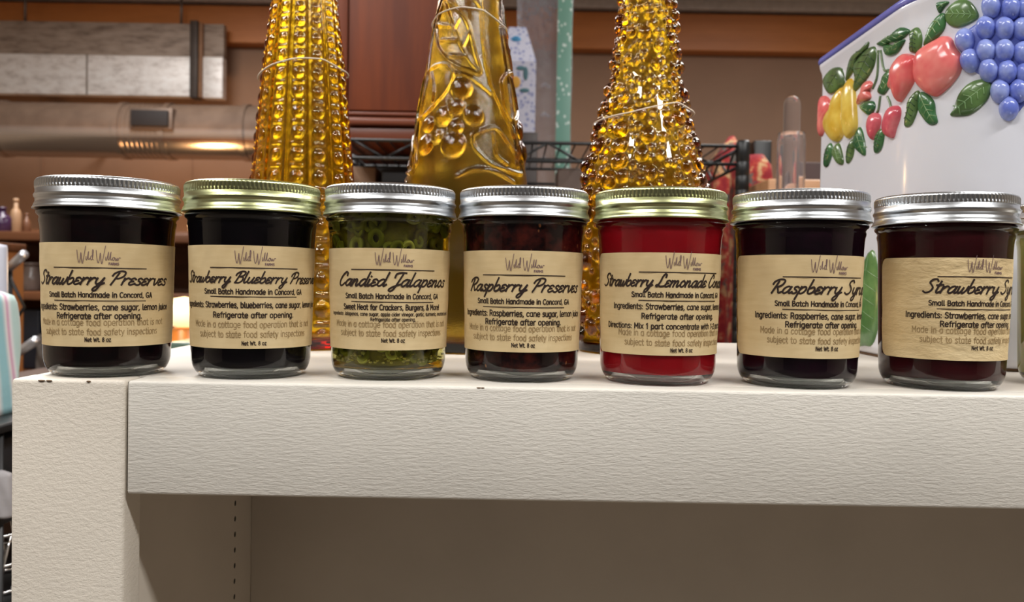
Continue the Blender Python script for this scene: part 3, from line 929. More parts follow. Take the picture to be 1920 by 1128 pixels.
def can_ring(g, z): return [(x - CO.x, y - CO.y, z) for x, y in plan_pts(g)]


mb = MB()
mb.loft([can_ring(g, z) for g, z in ((-.012, .0016), (-.008, .0016), (-.006, 0.002), (-.003, .004), (0, .009), (0, rim_z - .016), (.0006, rim_z - .010), (.0025, rim_z - .005), (.003, rim_z - .002), (.0022, rim_z), (-.004, rim_z), (-.005, rim_z - .006), (-.006, .012), (-.012, .009))])
mb.build('canister_body', white, can, True, 60)
MB().loft([can_ring(g, z) for g, z in ((-.0055, rim_z - .002), (.0018, rim_z - .0022), (.0038, rim_z - .0008), (.0042, rim_z + .0016), (.0034, rim_z + .0038), (.001, rim_z + .0046), (-.004, rim_z + .004), (-.0058, rim_z + .0006), (-.0055, rim_z - .002))], cap=False).build('rim', plain('blue_rim_glaze', (112, 116, 196), .2), can)
MB().loft([can_ring(g, z) for g, z in ((-.009, 0), (-.0065, 0), (-.0065, .0019), (-.009, .0019), (-.009, 0))], cap=False).build('foot_ring', plain('unglazed_brown_foot', (120, 92, 66), .8), can)

PP = plan_pts(0)
_seg = [(np.array(PP[i]), np.array(PP[i + 1])) for i in range(len(PP) - 1)]
_len = np.cumsum([0] + [np.hypot(*(b - a)) for a, b in _seg])


def can_hit(px, py):
    v = _F * FPX + _R * (px - 960) - _U * (py - 564)
    best = None
    ro = np.array((0, 0.0)); rd = np.array((v.x, v.y))
    for i, (a, b) in enumerate(_seg[:44]):
        e = b - a; den = rd[0] * e[1] - rd[1] * e[0]
        if abs(den) < 1e-9: continue
        tt = (a[0] * e[1] - a[1] * e[0]) / den
        uu = (a[0] * rd[1] - a[1] * rd[0]) / den
        if tt > 0 and -.001 <= uu <= 1.001 and (best is None or tt < best[0]):
            best = (tt, _len[i] + uu * (_len[i + 1] - _len[i]), CAM.z + v.z * tt - ZB)
    return best


def can_pt(s, z, h):
    s = min(max(s, 0), _len[-1] - 1e-6); i = int(np.searchsorted(_len, s, 'right') - 1)
    a, b = _seg[i]; u = (s - _len[i]) / (_len[i + 1] - _len[i]); p = a + (b - a) * u

    def nrm(k):
        k = min(max(k, 0), len(_seg) - 1); d = _seg[k][1] - _seg[k][0]; d = d / np.hypot(*d); return np.array((-d[1], d[0])) * -1
    n = nrm(i) * (1 - abs(u - .5)) + (nrm(i + 1) if u > .5 else nrm(i - 1)) * abs(u - .5)
    n = -n / np.hypot(*n)
    c = np.array((XC + .14, .62))
    if np.dot(n, p - c) < 0: n = -n
    q = p + n * h
    return (q[0] - CO.x, q[1] - CO.y, z)


def sz(px, py):
    h = can_hit(px, py)
    while h is None:
        px += 1 if px < 1700 else -1; h = can_hit(px, py)
    return np.array((h[1], h[2]))


def relief(name, outl, mat, height, power=.5, sub=5, vein=None, veinmat=None, label=None):
    """A raised moulded shape on the canister wall; outl is its outline in photo pixels."""
    L = [sz(*p) for p in outl]; L = smooth_line(L, sub, True); c = sum(L) / len(L)
    v = []; f = []; n = len(L)
    ks = [1.0, .97, .9, .78, .62, .42, .2]
    for k in ks:
        h = height * max(0, 1 - k ** 2.4) ** power - (.0006 if k == 1 else 0)
        for q in L:
            p = c + (q - c) * k; v.append(can_pt(p[0], p[1], h + .0002))
    v.append(can_pt(c[0], c[1], height + .0002))
    for i in range(len(ks) - 1):
        for j in range(n):
            a = i * n + j; b = i * n + (j + 1) % n; f.append((a, b, b + n, a + n))
    for j in range(n): f.append(((len(ks) - 1) * n + j, (len(ks) - 1) * n + (j + 1) % n, len(v) - 1))
    o = obj(name, v, f, mat, can)
    if vein:
        mb = MB()
        for ln in vein:
            pts = []
            Q = [sz(*p) for p in ln]
            for i in range(len(Q) - 1):
                for k in range(5):
                    q = Q[i] + (Q[i + 1] - Q[i]) * k / 4
                    e = .0
                    # height of the puff at q
                    rel = q - c; kk = 0
                    ang = [np.arctan2(*(w - c)[::-1]) for w in L]; aa = np.arctan2(rel[1], rel[0])
                    jj = int(np.argmin([abs((x - aa + PI) % (2 * PI) - PI) for x in ang]))
                    kk = min(1, np.hypot(*rel) / (np.hypot(*(L[jj] - c)) + 1e-9))
                    pts.append(can_pt(q[0], q[1], height * max(0, 1 - kk ** 2.4) ** power + .0002))
            if len(pts) > 1: mb.tube(pts, .00032, 6)
        mb.build('leaf_vein', veinmat, o)
    return o


def painted(name, a, b, scale=45, rough=.2, mid=(.35, .65)):
    m = Mat(name, srgb(*a), rough); m.color(m.ramp(m.noise(scale, 3, .6), [(mid[0], srgb(*a)), (mid[1], srgb(*b))])); return m.m


leafA = painted('leaf_glaze_deep', (44, 92, 58), (74, 122, 74)); leafB = painted('leaf_glaze_olive', (66, 92, 52), (104, 136, 80))
veinM = painted('leaf_vein_glaze', (104, 140, 90), (134, 164, 112)); veinD = painted('leaf_vein_dark_glaze', (40, 66, 40), (52, 84, 50))
pinkM = painted('peach_glaze', (222, 92, 96), (240, 146, 136), 40); plumM = painted('plum_glaze', (206, 84, 100), (228, 122, 130), 60)
pearM = painted('pear_glaze', (222, 178, 58), (240, 214, 104), 40); grapeM = painted('grape_glaze', (106, 122, 206), (164, 178, 230), 70)
stemM = painted('stem_glaze', (96, 120, 84), (120, 140, 104))

B = lambda pts: [(1520 + x / 4.338, 60 + y / 4.338) for x, y in pts]
G6 = lambda pts: [(1700 + x / 4.514, y / 4.514) for x, y in pts]


def leaf(pts, mat, base, tip, n=4, vm=None):
    """base and tip: ends of the midrib; side veins follow the outline."""
    b, t_ = np.array(base, float), np.array(tip, float)
    vs = [[tuple(b), tuple(t_)]]
    d = t_ - b; nn = np.array((-d[1], d[0]))
    c = np.mean(np.array(pts), 0)
    for k in range(1, n + 1):
        m = b + d * (k / (n + 1.3))
        for sgn in (1, -1):
            e = m + d * .16 + nn * sgn * .24
            e = m + (e - m) * .55
            vs.append([tuple(m), tuple(e)])
    relief('leaf', pts, mat, .0030, .5, 4, vs, vm or veinM)


leaf(B([(105, 385), (170, 300), (240, 285), (270, 330), (280, 420), (240, 460), (170, 510), (125, 470)]), leafB, B([(262, 300)])[0], B([(150, 480)])[0], 2, veinD)
leaf(B([(290, 400), (310, 270), (345, 190), (420, 130), (485, 70), (470, 130), (400, 200), (370, 290), (330, 350)]), leafB, B([(470, 90)])[0], B([(300, 380)])[0], 3, veinD)
leaf(B([(350, 490), (365, 380), (345, 270), (380, 230), (460, 140), (530, 120), (530, 240), (490, 340), (420, 430)]), leafB, B([(520, 130)])[0], B([(365, 470)])[0], 5, veinD)
leaf(B([(540, 100), (600, 60), (680, 10), (740, -40), (815, -10), (760, 50), (700, 80), (640, 90), (600, 120)]), leafA, B([(560, 100)])[0], B([(795, -15)])[0], 4)
leaf(B([(600, 110), (690, 100), (760, 60), (770, 80), (720, 160), (660, 195), (610, 180)]), leafA, B([(755, 75)])[0], B([(625, 170)])[0], 3)
leaf(B([(815, 0), (870, -40), (905, 10), (910, 90), (885, 165), (830, 170), (812, 150), (820, 70)]), leafB, B([(860, -20)])[0], B([(850, 160)])[0], 4, veinD)
leaf(G6([(150, 390), (165, 320), (200, 220), (260, 140), (320, 110), (335, 200), (310, 270), (240, 340)]), leafA, G6([(318, 125)])[0], G6([(160, 375)])[0], 3)
leaf(G6([(330, 100), (400, 20), (480, -10), (550, 20), (600, 90), (610, 150), (540, 200), (450, 235), (380, 225), (335, 180)]), leafB, G6([(600, 135)])[0], G6([(350, 120)])[0], 4)
leaf(G6([(255, 30), (330, 10), (370, 20), (330, 60), (300, 100), (275, 110)]), leafA, G6([(350, 25)])[0], G6([(275, 80)])[0], 1)
leaf(G6([(370, 980), (400, 920), (440, 800), (520, 710), (620, 670), (710, 690), (710, 790), (660, 880), (560, 960), (480, 985)]), leafB, G6([(700, 700)])[0], G6([(390, 965)])[0], 5)
leaf(B([(770, 765), (790, 650), (800, 560), (860, 480), (890, 490), (885, 590), (860, 680), (820, 760)]), leafB, B([(870, 490)])[0], B([(785, 745)])[0], 5, veinD)
leaf(B([(890, 490), (960, 510), (1010, 570), (1020, 660), (1035, 740), (970, 755), (910, 690), (880, 620)]), leafA, B([(905, 505)])[0], B([(1015, 735)])[0], 4)
leaf(B([(550, 490), (580, 420), (600, 350), (650, 305), (680, 320), (670, 390), (650, 440), (600, 510)]), leafA, B([(665, 320)])[0], B([(570, 485)])[0], 3)
leaf(B([(405, 610), (440, 570), (510, 560), (530, 610), (500, 670), (460, 670)]), leafA, B([(415, 600)])[0], B([(510, 650)])[0], 2)
leaf(B([(525, 970), (535, 850), (570, 790), (605, 790), (600, 870), (580, 950), (545, 985)]), leafA, B([(590, 800)])[0], B([(540, 970)])[0], 4, veinD)
leaf(B([(115, 1090), (130, 960), (165, 900), (185, 960), (150, 1080)]), leafA, B([(165, 915)])[0], B([(125, 1075)])[0], 3, veinD)
leaf(B([(180, 960), (230, 900), (260, 980), (270, 1070), (230, 1075), (195, 1020)]), leafB, B([(215, 915)])[0], B([(255, 1065)])[0], 3)
leaf(B([(300, 1070), (310, 940), (345, 870), (360, 920), (345, 1020)]), leafB, B([(345, 890)])[0], B([(312, 1060)])[0], 3, veinD)
leaf(B([(350, 880), (400, 770), (435, 840), (450, 1000), (400, 980), (360, 930)]), leafA, B([(390, 790)])[0], B([(445, 985)])[0], 3)
leaf([(1598, 640), (1608, 560), (1620, 492), (1640, 470), (1654, 560), (1640, 640), (1620, 648)], painted('leaf_glaze_bright', (78, 116, 64), (106, 144, 84)), (1632, 480), (1618, 640), 5)
relief('pear', B([(255, 455), (215, 510), (195, 600), (140, 690), (125, 780), (170, 870), (220, 895), (265, 850), (285, 760), (280, 640), (285, 520), (275, 455)]), pearM, .0075)
relief('pear', B([(330, 375), (295, 430), (287, 520), (290, 640), (290, 740), (295, 830), (315, 870), (365, 820), (385, 760), (380, 640), (370, 500), (360, 420)]), pearM, .0070)
relief('red_pear', B([(60, 600), (85, 525), (130, 520), (165, 560), (165, 640), (135, 720), (110, 820), (75, 850), (55, 800), (52, 680)]), pinkM, .0055)
relief('blossom', B([(440, 420), (475, 395), (505, 410), (505, 450), (480, 470), (495, 530), (460, 560), (410, 570), (385, 590), (395, 540), (425, 490)]), pinkM, .004)
relief('plum', B([(500, 670), (545, 655), (575, 690), (570, 760), (545, 850), (515, 880), (490, 840), (480, 750)]), plumM, .0055)
relief('plum', B([(650, 620), (700, 595), (735, 620), (735, 690), (705, 780), (680, 860), (640, 855), (610, 820), (610, 740)]), plumM, .0060)
relief('peach', B([(760, 180), (820, 180), (865, 210), (860, 300), (850, 400), (800, 490), (740, 570), (720, 540), (700, 480), (672, 460), (690, 380), (700, 270)]), pinkM, .0085)
relief('peach', G6([(150, 400), (250, 340), (320, 305), (380, 320), (420, 400), (470, 480), (465, 600), (400, 700), (330, 770), (250, 820), (160, 780), (90, 690), (80, 560), (100, 460)]), pinkM, .0095)
for ln in ([(555, 150), (548, 350), (510, 460)], [(575, 150), (600, 300), (640, 310)], [(572, 520), (560, 620), (545, 655)], [(630, 525), (650, 570), (660, 620)]):
    q = [sz(*p) for p in smooth_line(B(ln), 5)]
    MB().tube([can_pt(a[0], a[1], .0006) for a in q], .0009, 7).build('fruit_stem', stemM, can)
relief('grape_backing', G6([(420, 330), (640, 140), (680, -150), (1140, -150), (1150, 640), (1060, 800), (900, 1000), (800, 900), (700, 690), (560, 600), (480, 480)]), painted('grape_gap_glaze', (84, 96, 178), (104, 118, 196)), .0016)
grapes = [(715, 60), (880, 75), (1010, 80), (670, 240), (828, 245), (975, 250), (500, 345), (672, 435), (828, 435), (980, 455), (540, 515), (695, 598), (850, 612), (1000, 630), (790, 775), (945, 770), (862, 920), (1110, 250), (1130, 440), (1120, 100), (1085, 760), (730, -110), (890, -95), (1040, -80), (1140, 600)]
for gx, gy in grapes:
    rx, rz_ = 86, 106
    relief('grape', G6([(gx + rx * math.cos(a * PI / 4), gy + rz_ * math.sin(a * PI / 4)) for a in range(8)]), grapeM, .0075, .55, 3)

# ---------------------------------------------------------------- things behind: table, wire rack and what stands there
ZT = ZB - .10
walnut = wood('dark_table_wood', (52, 34, 24), (84, 56, 38), (3, 20, 3))
tb = empty('console_table', (.25, 1.68, 0)); tag(tb, 'long dark wooden table standing behind the cream bookcase', 'table')
MB().box(-1.02, 1.1, -.55, .6, ZT - .03, ZT, .003).build('tabletop', walnut, tb)
for sx in (-.95, 1.02):
    for sy in (-.5, .53): MB().box(sx - .03, sx + .03, sy - .03, sy + .03, 0, ZT - .03, .002).build('leg', walnut, tb)

blackM = plain('black_powder_coat', (24, 24, 25), .38)
DR = 1.50
xl, xr = P(600, 280, DR).x, P(1393, 280, DR).x
zu, zl = P(960, 267, DR).z, P(960, 301, DR).z
rk = empty('wire_rack', ((xl + xr) / 2, DR, ZT)); tag(rk, 'black wire rack with zigzag rim behind the amber vases', 'rack')
hw = (xr - xl) / 2; DP = .34
for sx in (-hw, hw):
    for sy in (0, DP):
        prof = [(0, 0), (.0125, 0)]
        z = .02
        while z < zu - ZT - .012:
            prof += [(.0125, z), (.0115, z + .0015), (.0125, z + .003)]; z += .0254
        prof += [(.0125, zu - ZT + .006), (.010, zu - ZT + .010), (0, zu - ZT + .010)]
        MB().lathe(prof, 20, (sx, sy, 0)).build('post', blackM, rk)
for nm, z in (('upper_rail', zu), ('lower_rail', zl)):
    mb = MB()
    q = [(-hw, 0), (hw, 0), (hw, DP), (-hw, DP), (-hw, 0)]
    for a, b in zip(q, q[1:]): mb.tube([(a[0], a[1], z - ZT), (b[0], b[1], z - ZT)], .0032, 8)
    mb.build(nm, blackM, rk)
mb = MB()
for yy in (0, ):
    n = 13; pts = []
    for k in range(n + 1): pts.append((-hw + 2 * hw * k / n, yy, (zu if k % 2 else zl) - ZT))
    for a, b in zip(pts, pts[1:]): mb.tube([a, b], .0026, 6)
for xx in (-hw, hw):
    pts = [(xx, DP * k / 6, (zu if k % 2 else zl) - ZT) for k in range(7)]
    for a, b in zip(pts, pts[1:]): mb.tube([a, b], .0026, 6)
mb.build('zigzag_wire', blackM, rk)
mb = MB()
k = -hw + .02
while k < hw: mb.tube([(k, 0, zu - ZT), (k, DP, zu - ZT)], .0016, 5); k += .026
mb.tube([(-hw, DP * .5, zu - ZT - .004), (hw, DP * .5, zu - ZT - .004)], .003, 6)
mb.build('deck_wires', blackM, rk)

# wooden cabinet standing on the rack
cx0, cx1 = P(632, 150, 1.53).x, P(932, 150, 1.53).x
zc0 = zu + .0034
cherry = wood('cherry_cabinet_wood', (92, 36, 8), (130, 58, 14), (26, 26, 2.2), .5)
cherry_h = wood('cherry_moulding_wood', (112, 58, 38), (138, 76, 52), (2.2, 26, 26), .3)
wc = empty('wooden_cabinet', ((cx0 + cx1) / 2, 1.53, zc0)); tag(wc, 'reddish brown wooden cabinet standing on the black wire rack', 'cabinet')
w2 = (cx1 - cx0) / 2
H = .62
zp = P(700, 208, 1.53).z - zc0
MB().box(-w2, w2, .012, .30, zp * .5, H, .002).build('carcass', cherry, wc)
st = P(651, 100, 1.53).x - cx0
for a, b in ((-w2, -w2 + st), (w2 - st, w2)): MB().box(a, b, 0, .0119, zp, H, .0015).build('stile', cherry, wc)
MB().box(-w2 + st + .002, w2 - st - .002, .003, .0119, zp + .002, H - .05, .001).build('door_panel', cherry, wc)
zz = [P(700, y, 1.53).z - zc0 for y in (250, 239, 236, 221, 217, 210)]
mb = MB().box(-w2, w2, .001, .0118, 0, zz[1], .002)
mb.build('plinth', cherry_h, wc)
MB().box(-w2 - .002, w2 + .002, -.010, .0118, zz[2], zz[3], .004).build('moulding', cherry_h, wc)
MB().box(-w2, w2, -.004, .0118, zz[4], zz[5], .002).build('moulding', cherry_h, wc)
MB().box(-w2, w2, .0122, .30, 0, zp * .5 - .0005, .001).build('base_box', cherry, wc)


def pbox(px0, px1, py0, py1, d):
    a = P((px0 + px1) / 2, py0, d); b = P((px0 + px1) / 2, py1, d); m = (py0 + py1) / 2
    return P(px0, m, d).x, P(px1, m, d).x, b.z, a.z


def std_box(name, px0, px1, py0, d, depth, mat, z0, label, cat, b=.003, group=None):
    x0, x1, _, z1 = pbox(px0, px1, py0, py0 + 50, d)
    o = MB().box(-(x1 - x0) / 2, (x1 - x0) / 2, 0, depth, 0, z1 - z0, b).build(name, mat, None, True, 40)
    o.location = ((x0 + x1) / 2, d, z0)
    return tag(o, label, cat, group)


ped = std_box('wooden_box', 938, 1008, 247, 1.90, .16, wood('dark_crate_wood', (50, 40, 36), (82, 68, 62), (30, 30, 3)), ZT, 'tall dark wooden box under the blue printed carton', 'box')
zped = P(973, 247, 1.90).z
# carton with a sloping gable top
x0, x1, _, ztop = pbox(936, 1006, 38, 120, 1.90)
x0b, x1b, zmid, _ = pbox(936, 1010, 50, 113, 1.90)
ct = empty('paper_carton', ((x0 + x1) / 2, 1.905, zped)); tag(ct, 'white carton printed with blue flowers and a lemon on the dark box', 'carton')


def carton_mat():
    m = Mat('blue_printed_card', srgb(214, 218, 236), .5)
    v = m.n('ShaderNodeTexVoronoi', Scale=95); m.link(m.coords(), v.inputs['Vector'])
    k = m.ramp(v.outputs['Distance'], [(.3, (1, 1, 1, 1)), (.46, (0, 0, 0, 1))])
    m.color(m.mix(m.math('MULTIPLY', k, .75), srgb(216, 220, 238), srgb(128, 142, 196))); return m.m


cm_ = carton_mat()
w = (x1 - x0) / 2; hm = zmid - zped; ht = ztop - zped; dp = .12
v = [(-w, 0, 0), (w, 0, 0), (w, dp, 0), (-w, dp, 0), (-w, 0, hm), (w, 0, hm), (w, dp, hm), (-w, dp, hm), (-w * .5, dp * .38, ht), (w * .45, dp * .38, ht), (w * .45, dp * .62, ht), (-w * .5, dp * .62, ht)]
f = [(0, 3, 2, 1), (0, 1, 5, 4), (1, 2, 6, 5), (2, 3, 7, 6), (3, 0, 4, 7), (4, 5, 9, 8), (5, 6, 10, 9), (6, 7, 11, 10), (7, 4, 8, 11), (8, 9, 10, 11)]
obj('carton_body', v, f, cm_, ct, False)
MB().ball((-w * .1, -.0005, hm * .70), .012, .0012, .014, 14, 8).build('lemon_print', plain('lemon_print_yellow', (226, 172, 60), .5), ct)
mb = MB()
for dx, dz, rx, rz in ((.45, .02, .006, .016), (.2, .032, .012, .005), (.4, -.018, .012, .005)): mb.ball((w * dx, -.0006, hm * .70 + dz), rx, .001, rz, 12, 6)
mb.build('leaf_print', plain('leaf_print_teal', (84, 128, 138), .5), ct)
MB().ball((-w * .1, dp * .24, hm + (ht - hm) * .62), .012, .004, .009, 12, 8).build('flower_print', plain('flower_print_blue', (70, 150, 200), .5), ct)

# clear plastic gift bag with a green printed edge
bag = empty('clear_gift_bag', (P(1020, 150, 2.15).x, 2.15, ZT)); tag(bag, 'tall clear plastic gift bag with green printed edge beside carton', 'bag')
film = Mat('clear_film', srgb(232, 236, 244), .08, 0, Transmission_Weight=.86, IOR=1.08)
film.bump(film.noise(26, 3, .6, (3, 3, 1)), .8, .02)
xa, xb, _, zt_ = pbox(958, 1062, -30, 60, 2.15)
w = (xb - xa) / 2; hh = zt_ - ZT
mb = MB(); rings = []
for k in range(25):
    z = hh * k / 24; ring = []
    for j in range(40):
        a = 2 * PI * j / 40
        rx = w * (1 + .02 * math.sin(k * 1.1 + j)); ry = .045 * (1 - .4 * k / 24) * (1 + .12 * math.sin(j * 1.9 + k * .8))
        ring.append((math.copysign(abs(math.cos(a)) ** .6, math.cos(a)) * rx, math.copysign(abs(math.sin(a)) ** .6, math.sin(a)) * ry, z))
    rings.append(ring)
mb.loft(rings); mb.build('bag_film', film.m, bag)
gm = Mat('green_print', srgb(96, 150, 132), .4)
v_ = gm.n('ShaderNodeTexVoronoi', Scale=60); gm.link(gm.coords((1.4, .01, 1)), v_.inputs['Vector'])
gm.color(gm.mix(gm.ramp(v_.outputs['Distance'], [(.22, (1, 1, 1, 1)), (.3, (0, 0, 0, 1))]), srgb(112, 160, 142), srgb(208, 226, 216)))
MB().box(w * .42, w * .93, -.056, -.053, .0, hh * .97, .001).build('printed_edge', gm.m, bag)
mb = MB()
for zz_ in (.50, .62, .70): mb.tube([(-w * .1 + .3 * w * k / 8, -.058 - .003 * math.sin(k), hh * zz_ + .012 * math.sin(k * .7) * k / 8 + .01 * k / 8) for k in range(9)], .004, 6)
mb.build('film_fold', film.m, bag)

# dark clutter under the wire rack
std_box('storage_box', 656, 705, 312, 1.66, .12, plain('beige_card', (150, 120, 96), .7), ZT, 'beige cardboard box beneath the wire rack', 'box')
std_box('storage_box', 715, 790, 318, 1.62, .14, plain('black_card', (30, 28, 30), .6), ZT, 'black cardboard box beneath the wire rack', 'box')
std_box('dark_board', 640, 905, 268, 1.87, .02, plain('black_board', (22, 18, 17), .7), ZT, 'black board leaning behind the wire rack below the cabinet', 'board')
std_box('storage_box', 1045, 1120, 316, 1.70, .10, plain('taupe_card', (108, 92, 84), .7), ZT, 'taupe cardboard box beneath the rack by the green bag', 'box')


def floral(name, sc=26):
    m = Mat(name, srgb(150, 30, 38), .8)
    n1 = m.noise(sc, 4, .6); n2 = m.noise(sc * 1.3, 3, .6, (1, 1, .7))
    c = m.ramp(n1, [(.42, srgb(146, 26, 36)), (.52, srgb(178, 60, 48)), (.6, srgb(206, 168, 120))])
    k = m.ramp(n2, [(.56, (0, 0, 0, 1)), (.62, (1, 1, 1, 1))])
    m.color(m.mix(k, c, srgb(92, 90, 84))); return m.m


def soft(name, px0, px1, py0, z0, d, depth, mat, label, cat, peak=.0, group=None):
    x0, x1, _, z1 = pbox(px0, px1, py0, py0 + 60, d)
    w = (x1 - x0) / 2; h = z1 - z0; rings = []
    for k in range(19):
        q = k / 18; s = 1 - .10 * q ** 6 - (.75 * max(0, (q - .86) / .14) ** 1.5 if peak else .35 * max(0, (q - .92) / .08) ** 2)
        ring = []
        for j in range(36):
            a = 2 * PI * j / 36
            cx, cy = math.cos(a), math.sin(a)
            rx = math.copysign(abs(cx) ** .55, cx) * w * s * (1 + .03 * math.sin(3 * a + q * 7)); ry = math.copysign(abs(cy) ** .55, cy) * depth / 2 * s * (1 + .08 * math.sin(5 * a + q * 9))
            ring.append((rx + peak * max(0, q - .8) * 5 * w, ry + depth / 2, h * q))
        rings.append(ring)
    o = MB().loft(rings).build(name, mat)
    o.location = ((x0 + x1) / 2, d, z0)
    return tag(o, label, cat, group)


soft('fabric_bag', 1338, 1400, 246, ZT, 1.93, .14, floral('red_floral_cloth'), 'red floral cloth bag with a peaked top behind the rack post', 'bag', .55)
soft('fabric_bag', 1398, 1462, 284, ZT, 1.70, .16, floral('red_orange_floral_cloth', 34), 'red and orange floral cloth bag beside the clear bottle', 'bag')
std_box('black_box', 1414, 1447, 263, 1.98, .08, plain('black_lacquer', (22, 20, 20), .4), ZT, 'black box peeping over the red and orange bag', 'box')
# clear bottle
bp = P(1484, 250, 1.2)
cb = empty('clear_bottle', (bp.x, 1.2, ZT)); tag(cb, 'slim clear glass bottle with a long neck by the canister', 'bottle')
q = 1.2 / FPX; hN = P(1484, 180, 1.2).z - ZT; hS = P(1484, 250, 1.2).z - ZT
rb_, rn = 26 * q, 15 * q
thin = glass('thin_clear_glass', (250, 246, 246), .01, 1.16)
thin.node_tree.nodes['Principled BSDF'].inputs['Transmission Weight'].default_value = .95
MB().lathe([(0, 0), (rb_ * .96, 0), (rb_, .004), (rb_, hS - .01), (rb_ * .93, hS), (rb_ * .8, hS + .001), (rb_ * .8, hS - .004), (rb_ * .9, hS - .014), (rb_ * .9, .012), (0, .010)], 48).build('outer_glass', thin, cb)
dome = [(rn * math.cos(k * PI / 16), hN - rn + rn * math.sin(k * PI / 16)) for k in range(8)]
MB().lathe([(0, .013), (rn, .013)] + dome + [(0, hN)], 40).build('inner_tube', thin, cb)
std_box('wooden_box', 1440, 1600, 336, 1.42, .14, wood('tan_wood', (176, 124, 84), (206, 156, 112), (3, 20, 20)), ZT, 'tan wooden box behind the clear bottle', 'box')
std_box('brown_box', 1508, 1600, 304, 1.62, .10, plain('brown_leather', (66, 42, 38), .6), ZT, 'dark brown box behind the tan wooden box', 'box')

# glowing lamp seen between the first two jars
lp = P(346, 600, 1.55)
la = empty('table_lamp', (lp.x, 1.55, ZT)); tag(la, 'small glowing lamp seen in the gap between first two jars', 'lamp')
e_ = Mat('lamp_shade_glow', srgb(255, 226, 170), .5, 0, Emission_Color=(1, .72, .38, 1), Emission_Strength=1.15)
z0_, z1_ = P(346, 612, 1.55).z - ZT, P(346, 556, 1.55).z - ZT
MB().lathe([(.016, z0_), (.032, z0_ + .004), (.036, z0_ + .016), (.033, z1_ - .018), (.022, z1_ - .004), (0, z1_)], 40).build('lamp_shade', e_.m, la)
MB().lathe([(0, 0), (.034, 0), (.036, .006), (.030, .012), (.024, .018), (.026, z0_ - .006), (.018, z0_ - .001), (0, z0_ - .001)], 40).build('lamp_base', plain('amber_lamp_base', (190, 120, 54), .3), la)
pl = bpy.data.lights.new('lamp_bulb', 'POINT'); pl.energy = 1.2; pl.color = (1, .62, .28); pl.shadow_soft_size = .03
po = bpy.data.objects.new('lamp_bulb', pl); C.objects.link(po); po.location = (lp.x, 1.46, ZT + z1_ + .05)
std_box('teal_dish', 316, 372, 641, 1.30, .10, plain('teal_glaze', (96, 118, 104), .3), ZT, 'flat teal dish in front of the glowing lamp', 'dish', .004)

# ---------------------------------------------------------------- ducts on the far wall
galv = Mat('galvanized_white', srgb(186, 180, 176), .5, .35)
galv.color(galv.ramp(galv.noise(14, 5, .7, (1, 1, 2)), [(.3, srgb(186, 176, 170)), (.5, srgb(232, 226, 222)), (.7, srgb(244, 242, 240))]))
upper_metal = Mat('grey_brown_metal', srgb(130, 112, 100), .6, .2)
upper_metal.color(upper_metal.ramp(upper_metal.noise(9, 4, .65, (1, 1, 4)), [(.32, srgb(112, 94, 82)), (.5, srgb(152, 134, 120)), (.7, srgb(168, 150, 136))]))  # upper duct panels mottled grey-brown, lower ones pale
DD = 3.82
duct = empty('square_duct', (0, DD, 0)); tag(duct, 'square sheet metal air duct with pale lower face, upper left', 'duct')
xe = P(418, 110, DD).x
za, zb, zc_ = P(200, 40, DD).z, P(200, 103, DD).z, P(200, 178, DD).z
xs0 = RX0 + .02
MB().box(xs0, P(357, 110, DD).x, .012, .05, zb, za, .003).build('upper_panel', upper_metal.m, duct)
MB().box(xs0, P(357, 110, DD).x, 0, .05, zc_, zb - .0005, .003).build('lower_panel', galv.m, duct)
MB().box(P(357.5, 110, DD).x, P(372, 110, DD).x, -.014, .055, zc_ - .008, za + .008, .003).build('joint_collar', plain('dark_duct_joint', (70, 60, 54), .5, .4), duct)
MB().box(P(372.5, 110, DD).x, P(380, 110, DD).x, -.004, .05, zc_ - .004, za, .002).build('joint_strip', plain('rusty_strip', (136, 96, 66), .6), duct)
MB().box(P(380.5, 110, DD).x, xe, .010, .05, zb, za, .003).build('end_upper_panel', upper_metal.m, duct)
MB().box(P(380.5, 110, DD).x, xe, -.002, .05, zc_ - .006, zb - .0005, .003).build('end_lower_panel', galv.m, duct)
for px in (162, ): MB().box(P(px, 110, DD).x, P(px + 3, 110, DD).x, -.003, .0, zc_, zb, .0005).build('seam', plain('duct_seam', (140, 128, 118), .5, .4), duct)
for px in (40, 335):
    xx = P(px, 40, DD).x; MB().tube([(xx, .03, za - .01), (xx, .03, RZ)], .006, 8).build('hanger_rod', plain('hanger_steel', (120, 112, 106), .4, .8), duct)

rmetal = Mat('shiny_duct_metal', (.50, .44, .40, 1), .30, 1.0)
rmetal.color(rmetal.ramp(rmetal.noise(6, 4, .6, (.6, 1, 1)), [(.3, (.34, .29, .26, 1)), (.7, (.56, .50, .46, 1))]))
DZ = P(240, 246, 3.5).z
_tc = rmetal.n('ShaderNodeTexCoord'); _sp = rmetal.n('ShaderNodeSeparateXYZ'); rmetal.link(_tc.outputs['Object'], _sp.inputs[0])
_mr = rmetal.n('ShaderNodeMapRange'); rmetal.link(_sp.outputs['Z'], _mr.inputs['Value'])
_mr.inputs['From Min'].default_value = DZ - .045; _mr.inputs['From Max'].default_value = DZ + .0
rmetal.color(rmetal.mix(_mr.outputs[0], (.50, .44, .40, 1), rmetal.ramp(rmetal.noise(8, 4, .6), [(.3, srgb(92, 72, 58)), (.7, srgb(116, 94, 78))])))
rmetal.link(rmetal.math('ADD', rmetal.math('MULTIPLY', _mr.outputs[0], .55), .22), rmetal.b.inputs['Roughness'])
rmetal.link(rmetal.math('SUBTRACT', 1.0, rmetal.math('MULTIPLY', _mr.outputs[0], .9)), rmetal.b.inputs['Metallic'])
rd_ = empty('round_duct', (0, 3.5, 0)); tag(rd_, 'shiny round metal air duct running along the brown wall', 'duct')
zc2 = P(240, 246, 3.5).z; rr = 50 / FPX * 3.5


